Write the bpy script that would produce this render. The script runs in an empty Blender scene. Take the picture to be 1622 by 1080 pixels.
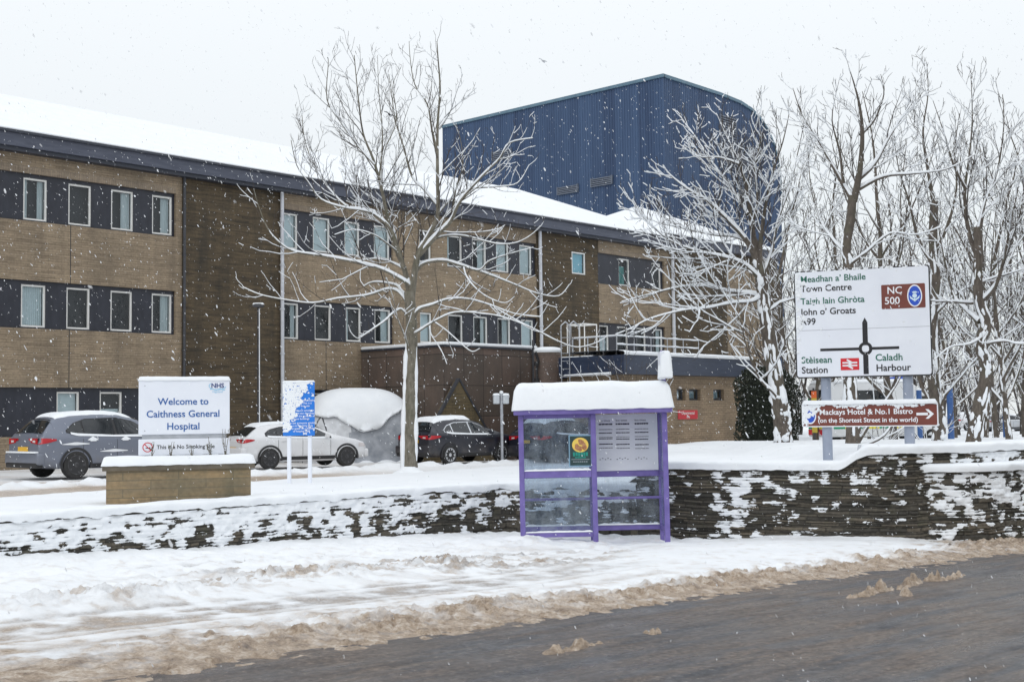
import bpy, bmesh, math, random
import numpy as np
from mathutils import Vector, Matrix
rnd = random.Random(7)
scene = bpy.context.scene
COL = scene.collection
# ------------------------------------------------------------------ camera
FPX, CX, CY = 2000.0, 811.0, 540.0
PITCH, ROLL = math.atan(118/2000.0), 0.0128
F_ = np.array([0, math.cos(PITCH), math.sin(PITCH)]); R_ = np.array([1., 0, 0]); U_ = np.cross(R_, F_)
R_, U_ = math.cos(ROLL)*R_ - math.sin(ROLL)*U_, math.cos(ROLL)*U_ + math.sin(ROLL)*R_
cam_d = bpy.data.cameras.new('camera'); cam = bpy.data.objects.new('camera', cam_d); COL.objects.link(cam)
cam.matrix_world = Matrix(((R_[0], U_[0], -F_[0], 0), (R_[1], U_[1], -F_[1], 0), (R_[2], U_[2], -F_[2], 0), (0, 0, 0, 1)))
cam_d.sensor_width = 36; cam_d.lens = FPX*36/1622; cam_d.clip_start = .1; cam_d.clip_end = 3000
cam_d.dof.use_dof = True; cam_d.dof.focus_distance = 24; cam_d.dof.aperture_fstop = 8
scene.camera = cam
scene.view_settings.view_transform = 'Standard'; scene.view_settings.look = 'None'
scene.view_settings.exposure = 0; scene.view_settings.gamma = 1
# ------------------------------------------------------------------ sky and sun (overcast, snowing)
SUN_EL, SUN_ROT = 38, 200
world = bpy.data.worlds.new('World'); scene.world = world; world.use_nodes = True
nt = world.node_tree; nt.nodes.clear()
wo = nt.nodes.new('ShaderNodeOutputWorld'); sky = nt.nodes.new('ShaderNodeTexSky'); sky.sky_type = 'NISHITA'
sky.sun_disc = False; sky.sun_elevation = math.radians(SUN_EL); sky.sun_rotation = math.radians(SUN_ROT)
bg1 = nt.nodes.new('ShaderNodeBackground'); bg1.inputs[1].default_value = .1; nt.links.new(sky.outputs[0], bg1.inputs[0])
tc = nt.nodes.new('ShaderNodeTexCoord'); sx = nt.nodes.new('ShaderNodeSeparateXYZ'); nt.links.new(tc.outputs['Generated'], sx.inputs[0])
rp = nt.nodes.new('ShaderNodeValToRGB'); nt.links.new(sx.outputs[2], rp.inputs[0])
rp.color_ramp.elements[0].position = .1; rp.color_ramp.elements[0].color = (.88, .915, .93, 1)
rp.color_ramp.elements[1].position = .75; rp.color_ramp.elements[1].color = (1.27, 1.315, 1.365, 1)
bg2 = nt.nodes.new('ShaderNodeBackground'); bg2.inputs[1].default_value = 1.0; nt.links.new(rp.outputs[0], bg2.inputs[0])
mx = nt.nodes.new('ShaderNodeMixShader'); mx.inputs[0].default_value = .9
nt.links.new(bg1.outputs[0], mx.inputs[1]); nt.links.new(bg2.outputs[0], mx.inputs[2]); nt.links.new(mx.outputs[0], wo.inputs[0])
sl = bpy.data.lights.new('sun', 'SUN'); sl.energy = .5; sl.angle = math.radians(25); sl.color = (1, .97, .93)
so = bpy.data.objects.new('sun', sl); COL.objects.link(so)
az = math.radians(SUN_ROT); el = math.radians(SUN_EL)
sd = Vector((math.sin(az)*math.cos(el), math.cos(az)*math.cos(el), math.sin(el)))
so.rotation_euler = sd.to_track_quat('Z', 'Y').to_euler()

# ------------------------------------------------------------------ maths helpers
def ray(x, y):
    d = F_ + R_*(x-CX)/FPX - U_*(y-CY)/FPX
    return d/d[1]
def at(x, y, Y): return ray(x, y)*Y
UH = np.array([0.67350817, 0.73917978]); NH = np.array([-UH[1], UH[0]])   # street / facade direction and its normal
TH = math.atan2(UH[1], UH[0])
P0 = at(0, 400, 37.7)[:2]
BS = 1.06                                     # the hospital's true size against the first survey
P0 = P0*BS
def fac(s, w, z): q = P0 + (UH*s + NH*w)*BS; return Vector((q[0], q[1], z*BS))
def sm(x, a, b):
    t = np.clip((np.asarray(x, float)-a)/(b-a), 0, 1); return t*t*(3-2*t)
def _h(ix, iy, s):
    v = (ix.astype(np.int64)*374761393 + iy.astype(np.int64)*668265263 + s*1442695041) & 0x7fffffff
    v = ((v ^ (v >> 13))*1274126177) & 0x7fffffff
    v = ((v ^ (v >> 16))*668265263) & 0x7fffffff
    return ((v ^ (v >> 15)) & 0xffffff)/float(0xffffff)
def vn(x, y, s=0):
    x = np.asarray(x, float); y = np.asarray(y, float)
    ix = np.floor(x).astype(np.int64); iy = np.floor(y).astype(np.int64); fx = x-ix; fy = y-iy
    fx = fx*fx*fx*(fx*(fx*6-15)+10); fy = fy*fy*fy*(fy*(fy*6-15)+10)
    return (_h(ix, iy, s)*(1-fx)+_h(ix+1, iy, s)*fx)*(1-fy)+(_h(ix, iy+1, s)*(1-fx)+_h(ix+1, iy+1, s)*fx)*fy
def fbm(x, y, s=0, o=4):
    t = 0; a = 1; n = 0
    for k in range(o):
        t = t+a*vn(np.asarray(x)*2**k+k*17.3, np.asarray(y)*2**k-k*9.1, s+k); n += a; a *= .5
    return t/n

def clods(x, y, s=0, jit=.9):
    """rounded lumps: height of the nearest random dome, 0..1"""
    ix = np.floor(x).astype(np.int64); iy = np.floor(y).astype(np.int64); best = np.zeros_like(x)
    for dx in (-1, 0, 1):
        for dy in (-1, 0, 1):
            cx_, cy_ = ix+dx, iy+dy; px = cx_+.5+jit*(_h(cx_, cy_, s)-.5); py = cy_+.5+jit*(_h(cx_, cy_, s+7)-.5); r = .30+.45*_h(cx_, cy_, s+13); hh = .35+.65*_h(cx_, cy_, s+19)
            d2 = ((x-px)**2+(y-py)**2)/(r*r); best = np.maximum(best, hh*np.sqrt(np.clip(1-d2, 0, 1)))
    return best
# ------------------------------------------------------------------ object helpers
def tag(o, label=None, cat=None, group=None, kind=None):
    if label: o['label'] = label
    if cat: o['category'] = cat
    if group: o['group'] = group
    if kind: o['kind'] = kind
    return o
def thing(name, label, cat, loc=(0, 0, 0), rz=0, group=None, tilt=0):
    o = bpy.data.objects.new(name, None); COL.objects.link(o)
    o.location = loc; o.rotation_euler = (0, tilt, rz); o.empty_display_size = .2
    return tag(o, label, cat, group)
def link(name, me, mat, parent=None):
    o = bpy.data.objects.new(name, me); COL.objects.link(o)
    if mat is not None: me.materials.append(mat)
    if parent is not None: o.parent = parent
    return o
def npmesh(name, V, F, smooth=False, attrs=None):
    V = np.asarray(V, np.float32); me = bpy.data.meshes.new(name)
    F = np.asarray(F, np.int32); k = F.shape[1]
    me.vertices.add(len(V)); me.vertices.foreach_set('co', V.ravel())
    me.loops.add(F.size); me.loops.foreach_set('vertex_index', F.ravel())
    me.polygons.add(len(F)); me.polygons.foreach_set('loop_start', np.arange(0, F.size, k, dtype=np.int32))
    me.update(calc_edges=True)
    if smooth: me.polygons.foreach_set('use_smooth', np.ones(len(F), bool))
    for an, av in (attrs or {}).items():
        at_ = me.attributes.new(an, 'FLOAT', 'POINT'); at_.data.foreach_set('value', np.asarray(av, np.float32).ravel())
    me.validate(); return me
def gridfaces(nu, nv):
    i, j = np.meshgrid(np.arange(nu-1), np.arange(nv-1), indexing='ij'); q = i*nv+j
    return np.stack([q, q+nv, q+nv+1, q+1], -1).reshape(-1, 4)
class MB:
    def __init__(s): s.v = []; s.f = []
    def add(s, vs, fs):
        k = len(s.v); s.v += [tuple(v) for v in vs]; s.f += [tuple(i+k for i in f) for f in fs]; return s
    def box(s, a, b, M=None):
        x0, y0, z0 = a; x1, y1, z1 = b
        vs = [(x0,y0,z0),(x1,y0,z0),(x1,y1,z0),(x0,y1,z0),(x0,y0,z1),(x1,y0,z1),(x1,y1,z1),(x0,y1,z1)]
        if M is not None: vs = [M @ Vector(v) for v in vs]
        return s.add(vs, [(0,3,2,1),(4,5,6,7),(0,1,5,4),(1,2,6,5),(2,3,7,6),(3,0,4,7)])
    def prism(s, poly, y0, y1, M=None):          # poly in x,z extruded along y (counter-clockwise seen from -y)
        n = len(poly); vs = [(p[0], y0, p[1]) for p in poly]+[(p[0], y1, p[1]) for p in poly]
        if M is not None: vs = [M @ Vector(v) for v in vs]
        return s.add(vs, [tuple(range(n)), tuple(range(2*n-1, n-1, -1))]+[(i, i+n, (i+1) % n+n, (i+1) % n) for i in range(n)])
    def tube(s, pts, rad, n=8, cap=True):
        V, F = tubes([(pts, rad if hasattr(rad, '__len__') else [rad]*len(pts))], n)
        k = len(s.v); s.v += [tuple(v) for v in V]; s.f += [tuple(int(i)+k for i in f) for f in F]
        if cap: s.f += [tuple(k+i for i in range(n))[::-1], tuple(k+(len(pts)-1)*n+i for i in range(n))]
        return s
    def lathe(s, prof, n=24, M=None):            # prof of (r, z)
        vs = []
        for r, z in prof:
            for i in range(n):
                t = 2*math.pi*i/n; v = Vector((r*math.cos(t), r*math.sin(t), z)); vs.append(M @ v if M is not None else v)
        m = len(prof)
        return s.add(vs, [(j*n+i, j*n+(i+1) % n, (j+1)*n+(i+1) % n, (j+1)*n+i) for j in range(m-1) for i in range(n)] + [tuple(range(n))[::-1], tuple((m-1)*n+i for i in range(n))])
    def build(s, name, mat, parent=None, smooth=False, bevel=0, seg=2):
        me = bpy.data.meshes.new(name); me.from_pydata(s.v, [], s.f)
        if bevel:
            bm = bmesh.new(); bm.from_mesh(me)
            es = [e for e in bm.edges if len(e.link_faces) == 2 and e.calc_face_angle(0) > .5]
            bmesh.ops.bevel(bm, geom=es, offset=bevel, segments=seg, affect='EDGES', profile=.5, clamp_overlap=True); bm.to_mesh(me); bm.free()
        me.update()
        if smooth:
            me.polygons.foreach_set('use_smooth', np.ones(len(me.polygons), bool))
            try: me.set_sharp_from_angle(angle=math.radians(40))
            except Exception: pass
        return link(name, me, mat, parent)
def tubes(chains, n=5):
    VS = []; FS = []; k = 0
    ang = np.arange(n)*2*np.pi/n; ca = np.cos(ang)[:, None]; sa = np.sin(ang)[:, None]
    i = np.arange(n); j = (i+1) % n
    for pts, rad in chains:
        P = np.asarray(pts, float); m = len(P)
        if m < 2: continue
        T = np.gradient(P, axis=0); T /= np.linalg.norm(T, axis=1)[:, None]+1e-9
        ref = np.array([0, 0, 1.]) if abs(T[:, 2]).mean() < .8 else np.array([1., 0, 0])
        A = np.cross(T, ref); A /= np.linalg.norm(A, axis=1)[:, None]+1e-9
        B = np.cross(A, T)
        r = np.asarray(rad, float)[:, None, None]
        V = P[:, None, :] + r*(ca[None]*A[:, None, :]+sa[None]*B[:, None, :])
        VS.append(V.reshape(-1, 3))
        for q in range(m-1):
            b = k+q*n; FS.append(np.stack([b+i, b+j, b+n+j, b+n+i], 1))
        k += m*n
    return np.concatenate(VS), np.concatenate(FS)
def kids(o): return [c for c in bpy.data.objects if c.parent == o]
def copy_tree(o, parent=None):
    c = o.copy(); COL.objects.link(c); c.parent = parent
    for ch in kids(o): copy_tree(ch, c)
    return c
def text_mesh(items, bold=.0):
    """items: (string, size, x, z, align); returns verts/faces in the x,z plane facing -y"""
    V = []; Fc = []
    for s, size, x, z, al in items:
        cu = bpy.data.curves.new('lettering', 'FONT'); cu.body = s; cu.size = size; cu.align_x = al; cu.offset = bold*size; cu.resolution_u = 3
        ob = bpy.data.objects.new('lettering', cu); COL.objects.link(ob)
        dg = bpy.context.evaluated_depsgraph_get(); me = bpy.data.meshes.new_from_object(ob.evaluated_get(dg))
        k = len(V); V += [(v.co.x+x, 0, v.co.y+z) for v in me.vertices]; Fc += [tuple(i+k for i in p.vertices) for p in me.polygons]
        bpy.data.objects.remove(ob); bpy.data.meshes.remove(me); bpy.data.curves.remove(cu)
    return V, Fc
def lettering(items, mat, parent, y, bold=.012, name='lettering'):
    V, Fc = text_mesh(items, bold); V = [(a, y, c) for a, b, c in V]
    return MB().add(V, Fc).build(name, mat, parent)

# ------------------------------------------------------------------ materials
def mat(name, color=(.5, .5, .5), rough=.6, metal=0, spec=.5):
    m = bpy.data.materials.new(name); m.use_nodes = True; b = m.node_tree.nodes['Principled BSDF']
    b.inputs['Base Color'].default_value = (*color, 1); b.inputs['Roughness'].default_value = rough; b.inputs['Metallic'].default_value = metal
    b.inputs['Specular IOR Level'].default_value = spec
    return m
class NT:
    def __init__(s, m): s.t = m.node_tree; s.n = s.t.nodes; s.b = s.n['Principled BSDF']
    def node(s, t, **kw):
        x = s.n.new('ShaderNode'+t)
        for k, v in kw.items(): setattr(x, k, v)
        return x
    def l(s, a, b): s.t.links.new(a, b)
    def coord(s, scale=(1, 1, 1), rot=(0, 0, 0), kind='Object'):
        t = s.node('TexCoord'); m = s.node('Mapping'); m.inputs['Scale'].default_value = scale; m.inputs['Rotation'].default_value = rot
        s.l(t.outputs[kind], m.inputs[0]); return m.outputs[0]
    def noise(s, vec, scale, detail=4, rough=.55):
        x = s.node('TexNoise'); x.inputs['Scale'].default_value = scale; x.inputs['Detail'].default_value = detail; x.inputs['Roughness'].default_value = rough
        if vec is not None: s.l(vec, x.inputs['Vector'])
        return x.outputs['Fac']
    def ramp(s, fac, stops):
        x = s.node('ValToRGB'); e = x.color_ramp.elements
        while len(e) < len(stops): e.new(.5)
        for q, (p, c) in zip(e, stops): q.position = p; q.color = (*c, 1) if len(c) == 3 else c
        s.l(fac, x.inputs[0]); return x.outputs[0]
    def mix(s, fac, a, b, mode='MIX'):
        x = s.node('Mix', data_type='RGBA', blend_type=mode)
        for sock, v in ((x.inputs[0], fac), (x.inputs[6], a), (x.inputs[7], b)):
            if isinstance(v, (int, float)): sock.default_value = v
            elif isinstance(v, tuple): sock.default_value = (*v, 1) if len(v) == 3 else v
            else: s.l(v, sock)
        return x.outputs[2]
    def math(s, op, a, b=0.):
        x = s.node('Math', operation=op)
        for sock, v in ((x.inputs[0], a), (x.inputs[1], b)):
            if isinstance(v, (int, float)): sock.default_value = v
            else: s.l(v, sock)
        return x.outputs[0]
    def attr(s, nm): x = s.node('Attribute', attribute_name=nm); return x.outputs['Fac']
    def bump(s, h, st=.3, d=.02):
        x = s.node('Bump'); x.inputs['Strength'].default_value = st; x.inputs['Distance'].default_value = d; s.l(h, x.inputs['Height']); s.l(x.outputs[0], s.b.inputs['Normal']); return x
    def col(s, c): s.l(c, s.b.inputs['Base Color'])
    def rgh(s, c): s.l(c, s.b.inputs['Roughness'])
def noisy(name, c1, c2, scale=3, rough=.6, metal=0, bump=0, bscale=None, stretch=(1, 1, 1), detail=5):
    m = mat(name, c1, rough, metal); t = NT(m); v = t.coord(stretch)
    t.col(t.ramp(t.noise(v, scale, detail), [(.3, c1), (.7, c2)]))
    if bump: t.bump(t.noise(v, bscale or scale*4, 5), bump)
    return m
def m_snow(name='snow', c=(.84, .865, .89)):
    m = mat(name, c, .7, 0, .3); t = NT(m); v = t.coord()
    t.col(t.ramp(t.noise(v, 2.2, 5), [(.3, (c[0]*.95, c[1]*.955, c[2]*.965)), (.65, c)]))
    t.bump(t.math('ADD', t.noise(v, 9, 5), t.math('MULTIPLY', t.noise(v, 60, 2), .35)), .35, .03); return m
SNOW = m_snow()
def m_brick(name, cols, mort, bw=.44, rh=.075, stain=.5, dark=(.03, .027, .022)):
    m = mat(name, cols[0], .85); t = NT(m)
    tcx = t.node('TexCoord'); sp = t.node('SeparateXYZ'); t.l(tcx.outputs['Object'], sp.inputs[0])
    cb = t.node('CombineXYZ'); t.l(t.math('ADD', sp.outputs[0], sp.outputs[1]), cb.inputs[0]); t.l(sp.outputs[2], cb.inputs[1])
    br = t.node('TexBrick'); t.l(cb.outputs[0], br.inputs['Vector'])
    br.inputs['Color1'].default_value = (*cols[0], 1); br.inputs['Color2'].default_value = (*cols[1], 1); br.inputs['Mortar'].default_value = (*mort, 1)
    br.inputs['Scale'].default_value = 1; br.inputs['Mortar Size'].default_value = .008; br.inputs['Brick Width'].default_value = bw; br.inputs['Row Height'].default_value = rh; br.inputs['Bias'].default_value = -.1
    v2 = t.node('Mapping'); v2.inputs['Scale'].default_value = (.5, 5.5, 1); t.l(cb.outputs[0], v2.inputs[0])
    band = t.ramp(t.noise(v2.outputs[0], 1.9, 7, .72), [(.36, (0, 0, 0)), (.62, (1, 1, 1))])
    c = t.mix(t.math('MULTIPLY', band, .7), br.outputs[0], cols[2])
    v3 = t.node('Mapping'); v3.inputs['Scale'].default_value = (1.6, .22, 1); t.l(cb.outputs[0], v3.inputs[0])
    st = t.ramp(t.noise(v3.outputs[0], 1.1, 6, .6), [(.48, (0, 0, 0)), (.8, (1, 1, 1))])
    c = t.mix(t.math('MULTIPLY', st, stain), c, dark)
    c = t.mix(.5, c, t.ramp(t.noise(cb.outputs[0], 14, 3), [(.2, (.45, .45, .45)), (.8, (1.3, 1.3, 1.3))]), 'MULTIPLY')
    c = t.mix(.8, c, t.ramp(t.noise(cb.outputs[0], .7, 5, .6), [(.3, (.68, .68, .68)), (.7, (1.18, 1.16, 1.12))]), 'MULTIPLY')
    t.col(c); t.bump(br.outputs['Fac'], -.5, .012); return m
BRICK_TAN = m_brick('tan_stone_brick', ((.30, .232, .158), (.20, .152, .105), (.365, .29, .205)), (.11, .088, .064), stain=.5, dark=(.11, .085, .065))
BRICK_BRN = m_brick('brown_stone_brick', ((.074, .056, .034), (.034, .028, .021), (.16, .116, .066)), (.018, .015, .012), bw=.55, rh=.115, stain=.8, dark=(.026, .025, .022))
BRICK_LOW = m_brick('buff_brick', ((.30, .225, .15), (.22, .16, .11), (.36, .27, .18)), (.10, .08, .06), bw=.26, rh=.085, stain=.25, dark=(.10, .07, .05))
BRICK_PLN = m_brick('plinth_brick', ((.36, .25, .13), (.24, .185, .11), (.19, .165, .12)), (.17, .14, .09), bw=.85, rh=.135, stain=.7, dark=(.13, .125, .085))
NAVY = noisy('navy_panel', (.013, .015, .024), (.026, .029, .043), 5, .42, stretch=(1, 1, .4))
FASCIA = noisy('navy_fascia', (.05, .058, .088), (.085, .095, .13), 3, .5, stretch=(.5, 1, 4))
FASCIA_DK = mat('dark_gutter_and_roof', (.03, .035, .05), .5)  # dark blue-grey of the gutters and the roofs under the snow
WHITE = noisy('white_frame', (.72, .71, .68), (.80, .80, .78), 6, .45)
WHITE_S = noisy('white_sign_face', (.74, .77, .84), (.80, .83, .89), 2, .35)
GREY_MET = noisy('galvanised_metal', (.36, .38, .41), (.50, .52, .56), 7, .45, .4)
PIPE_GREY = noisy('pale_drainpipe', (.48, .50, .54), (.60, .62, .66), 5, .5)
DARK_MET = noisy('dark_metal', (.035, .037, .045), (.06, .062, .07), 6, .5)
BLACK = mat('black_plastic', (.012, .012, .014), .5)
ROOM = mat('dark_interior', (.03, .032, .036), .9)
def m_glass(name, refl=.3, tint=(.85, .9, .92), rough=.03):
    m = bpy.data.materials.new(name); m.use_nodes = True; t = m.node_tree; t.nodes.clear()
    o = t.nodes.new('ShaderNodeOutputMaterial'); a = t.nodes.new('ShaderNodeBsdfTransparent'); a.inputs[0].default_value = (*tint, 1)
    g = t.nodes.new('ShaderNodeBsdfGlossy'); g.inputs['Roughness'].default_value = rough; g.inputs[0].default_value = (.9, .93, .97, 1)
    fr = t.nodes.new('ShaderNodeLayerWeight'); fr.inputs[0].default_value = .35
    ma = t.nodes.new('ShaderNodeMath'); ma.operation = 'MULTIPLY_ADD'; ma.inputs[1].default_value = .5; ma.inputs[2].default_value = refl; ma.use_clamp = True
    t.links.new(fr.outputs['Fresnel'], ma.inputs[0])
    nz = t.nodes.new('ShaderNodeTexNoise'); nz.inputs['Scale'].default_value = 1.2; bp = t.nodes.new('ShaderNodeBump'); bp.inputs['Strength'].default_value = .03
    t.links.new(nz.outputs['Fac'], bp.inputs['Height']); t.links.new(bp.outputs[0], g.inputs['Normal'])
    mxs = t.nodes.new('ShaderNodeMixShader'); t.links.new(ma.outputs[0], mxs.inputs[0]); t.links.new(a.outputs[0], mxs.inputs[1]); t.links.new(g.outputs[0], mxs.inputs[2]); t.links.new(mxs.outputs[0], o.inputs[0])
    return m
GLASS = m_glass('window_glass', .03)
CURT = noisy('pale_curtain', (.50, .56, .57), (.66, .72, .72), 5, .9, stretch=(9, 1, .4))
BLIND_SHEEN = noisy('white_blind_and_sky_sheen', (.58, .66, .67), (.66, .74, .75), 3, .9, stretch=(1, 1, 6))  # real blinds, and reflected sky put in as pale colour behind some panes
CYAN = mat('light_blue_blind', (.30, .58, .68), .8)
# ------------------------------------------------------------------ terrain
def road_z(a): return -1.5-.035*np.clip(a, -60, 60)
WA = np.array([-14, 8.0, 11.9, 15.07, 17.3, 17.9, 18.2, 18.4, 19.29, 20.86, 22.46, 34, 70])
WB = np.array([16.8, 16.62, 16.42, 16.33, 15.98, 15.1, 13.6, 12.6, 9.7, 8.77, 8.41, 8.2, 8.2])
def ab(X, Y): return X*UH[0]+Y*UH[1], X*NH[0]+Y*NH[1]
def xy(a, b): return a*UH[0]+b*NH[0], a*UH[1]+b*NH[1]
def ground(X, Y):
    X = np.asarray(X, float); Y = np.asarray(Y, float); a, b = ab(X, Y)
    c = -1.17-.0135*np.clip(a, -30, 50)
    t = sm(X-.1*Y, -.65, .3)
    zt = -.95-.006*(Y-22)+.25*sm(X-.03*(Y-22), 5.3, 6.2)*sm(Y, 60, 24)
    t2 = t*sm(Y, 66, 44)
    return c*(1-t2)+zt*t2
def edge_b(a): return 21.9+np.clip(a-10.5, -8, 18)*.26
def m_ground():
    m = mat('snow_and_slush', (.8, .8, .8), .7, 0, .35); t = NT(m); v = t.coord()
    d = t.attr('dirt'); n = t.noise(v, 7, 6, .65); n2 = t.noise(v, 34, 5, .7)
    snowc = t.ramp(t.noise(v, 1.3, 6), [(.3, (.80, .825, .85)), (.65, (.85, .872, .895))])
    slush = t.ramp(t.math('ADD', t.math('MULTIPLY', n, .6), t.math('MULTIPLY', n2, .4)), [(.33, (.13, .083, .052)), (.43, (.31, .225, .155)), (.53, (.52, .41, .31)), (.63, (.74, .67, .59))])
    f = t.math('ADD', d, t.math('MULTIPLY', t.math('SUBTRACT', n, .5), t.math('MULTIPLY', 1.6, t.math('MULTIPLY', d, t.math('SUBTRACT', 1.3, d)))))
    fm = t.node('Clamp'); t.l(f, fm.inputs[0])
    gv = t.math('MULTIPLY', t.attr('grey'), t.ramp(n, [(.3, (.35,)*3), (.6, (1,)*3)])); snowc = t.mix(gv, snowc, t.ramp(n2, [(.35, (.13, .12, .118)), (.6, (.38, .36, .35))]))
    t.col(t.mix(fm.outputs[0], snowc, slush))
    t.rgh(t.ramp(fm.outputs[0], [(0, (.75,)*3), (1, (.42,)*3)]))
    t.bump(t.math('ADD', t.noise(v, 14, 8, .8), t.math('MULTIPLY', t.noise(v, 30, 5, .75), t.math('ADD', .2, d))), .9, .05); bpn = [q for q in t.n if q.type == 'BUMP'][0]; t.l(t.math('ADD', .38, t.math('MULTIPLY', d, .32)), bpn.inputs['Strength']); return m
SLUSH = m_ground()
def m_road():
    m = mat('wet_asphalt', (.06, .06, .065), .5, 0, .45); t = NT(m)
    v = t.coord((1, 1, 1), (0, 0, 0)); st = t.coord((.30, 2.0, 1))
    gr = t.math('ADD', t.math('MULTIPLY', t.noise(v, 16, 8, .85), .75), t.math('MULTIPLY', t.noise(v, 2.5, 5), .25)); base = t.ramp(gr, [(.40, (.014, .015, .018)), (.50, (.048, .050, .058)), (.60, (.125, .126, .135))])
    streak = t.ramp(t.noise(st, 1.5, 7, .62), [(.38, (0, 0, 0)), (.52, (1, 1, 1))])
    patch = t.ramp(t.noise(v, .55, 5), [(.36, (.35,)*3), (.62, (1, 1, 1))])
    brown = t.ramp(t.noise(v, 18, 8, .85), [(.40, (.032, .023, .017)), (.5, (.10, .073, .055)), (.62, (.24, .185, .145))])
    c = t.mix(t.math('MULTIPLY', streak, t.math('MULTIPLY', patch, .95)), base, brown)
    thin = t.ramp(t.noise(t.coord((.35, 3.0, 1)), 2.3, 8, .7), [(.6, (0, 0, 0)), (.72, (1, 1, 1))])
    c = t.mix(t.math('MULTIPLY', thin, .35), c, (.24, .21, .19)); t.col(c)
    t.rgh(t.ramp(t.noise(st, 2.2, 5), [(.35, (.22,)*3), (.65, (.62,)*3)])); spk = t.ramp(t.noise(v, 30, 2, .5), [(.68, (0,)*3), (.72, (1,)*3)]); t.col(t.mix(spk, c, (.30, .25, .20))); t.bump(t.math('ADD', t.noise(v, 80, 5, .75), t.noise(v, 14, 4, .7)), .6, .012); return m
ROAD = m_road()
def build_street():
    # asphalt: one sheet in street coordinates (the object is turned so that local x runs along the street)
    A = np.concatenate([np.linspace(-70, -2, 18), np.linspace(0, 30, 61), np.linspace(33, 100, 18)]); B = np.concatenate([np.linspace(-45, 0, 10), np.linspace(1, 17, 33)])
    a, b = np.meshgrid(A, B, indexing='ij'); z = road_z(a)-.012*((b < 3)*(3-b))*.5 + .006*(fbm(a*.8, b*.8, 4)-.5)-.14*sm(b, 10, 13)
    me = npmesh('road', np.stack([a, b, z], -1).reshape(-1, 3), gridfaces(len(A), len(B)), True)
    o = link('road', me, ROAD); o.rotation_euler = (0, 0, TH); tag(o, kind='structure')
    # snow and slush lying over lay-by, verge and pavement
    A = np.concatenate([np.arange(-6, 3, .12), np.arange(3, 13, .021), np.arange(13, 23, .036), np.arange(23, 36, .2)])
    nb = 400; T = np.linspace(0, 1, nb)**1.25
    b0 = 5.3; bw = np.interp(A, WA, WB)+.06
    a = np.repeat(A[:, None], nb, 1); b = b0+(bw-b0)[:, None]*T[None]
    wb = np.repeat(bw[:, None], nb, 1)
    n1 = fbm(a*.9, b*.9, 11, 4); n3 = fbm(a*3.2, b*3.2, 21, 4); n6 = fbm(a*7, b*7, 31, 4); n14 = fbm(a*14, b*14, 41, 3)
    cr = lambda q, s_: np.clip(1-np.abs(2*vn(a*q, b*q, s_)-1)*1.6, 0, 1)
    wx, wy = a+.05*(n14-.5), b+.05*(fbm(a*9, b*9, 47, 2)-.5)
    clod = .55*clods(wx*6.0, wy*6.0, 51)*sm(n3, .40, .58)+.26*clods(wx*11, wy*11, 52)+.13*clods(wx*20, wy*20, 53)+.12*(n14-.4); clod = np.clip(clod, 0, 1)
    h = .085+.05*(n1-.5)+.035*(n3-.5)+.014*(n14-.5); dirt = .03*np.ones_like(a); grey = np.zeros_like(a)
    left = sm(a, 13.0, 10.0)
    # pushed-up ridge between pavement and lay-by
    rb = 10.95+.10*(a-5)+.35*(vn(a*.8, a*0, 19)-.5); R = np.exp(-((b-rb)/(.42+.35*vn(a*1.1, a*0, 23)))**2)*sm(a, 14.0, 11.0)*(.45+.9*vn(a*1.6, a*0, 29))
    h += R*(.02+.17*clod); dirt += R*.50*np.clip((n6-.50)*7, 0, 1); grey += R*.35*np.clip((n3-.48)*5, 0, 1)
    # pavement: trodden line and smooth snow
    tl = np.exp(-((b-(14.3+.03*(a-9)))/.13)**2)*sm(a, 8, 9.5)*sm(a, 15, 13)*np.clip((n1-.35)*5, 0, 1); h -= tl*.09; grey += tl*.8
    h += .05*sm(b, 11.5, 12.6)*(n6-.5)+.05*(cr(2.6, 57)-.4)*sm(b, 11.4, 12.4)*sm(b, 16.6, 15.6)
    # lay-by with wheel tracks
    LB = sm(b, 8.3, 8.8)*sm(b, 10.6+.08*(a-5), 9.9+.08*(a-5))*left
    h = h*(1-LB)+LB*(.032+.03*(n3-.5)+.012*(n14-.5)); dirt += LB*.12*np.clip((n3-.4)*4, 0, 1)
    for cb, w, dp, gr in ((9.50, .20, .030, 1.7), (9.82, .12, .022, 1.4), (9.16, .05, .015, .7), (10.15, .08, .015, .9), (8.72, .10, .012, .6)):
        tr = np.exp(-((b-(cb+.02*(a-6)+.12*(vn(a*.5, a*0+cb, 5)-.5)))/w)**2)*sm(a, 14, 9.5)
        k = tr*np.clip(.35+(n3-.35)*2.4, 0, 1); h -= k*dp; grey += k*gr; dirt += k*(.14+.45*sm(a, 7.5, 4.8))*(cb < 10)
    # dirty broken snow in the middle of the trampled area
    for ca, cb_, ra, rbb in ((11.6, 12.3, 1.5, .35), (11.3, 11.0, 1.1, .6), (10.4, 12.7, 1.6, .4), (12.6, 10.6, .9, .5), (13.6, 12.2, 1.2, .25), (8.4, 11.9, .8, .35), (9.6, 13.3, 1.2, .2), (14.2, 11.2, .7, .3)):
        P = np.exp(-((a-ca)/ra)**2-((b-cb_)/rbb)**2); k = P*np.clip((n3-.42)*6, 0, 1)
        h += k*(.10*clod-.045); dirt += k*.42*np.clip((n6-.35)*4, 0, 1); grey += k*.75
    # brown slush bank along the carriageway
    eb = 7.55+.25*(fbm(a*.7, a*0, 61, 3)-.5)+.16*(n3-.5)+.10*(n6-.5); wb_ = 1.15+.35*(vn(a*.35, a*0, 8)-.5)-.1*sm(a, 7.0, 5)-.2*sm(a, 8, 12)+1.2*sm(a, 18.5, 21)
    S = sm(b, eb+wb_+.45, eb+wb_-.35)
    up = sm(a, 4.0, 7.5)
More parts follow.
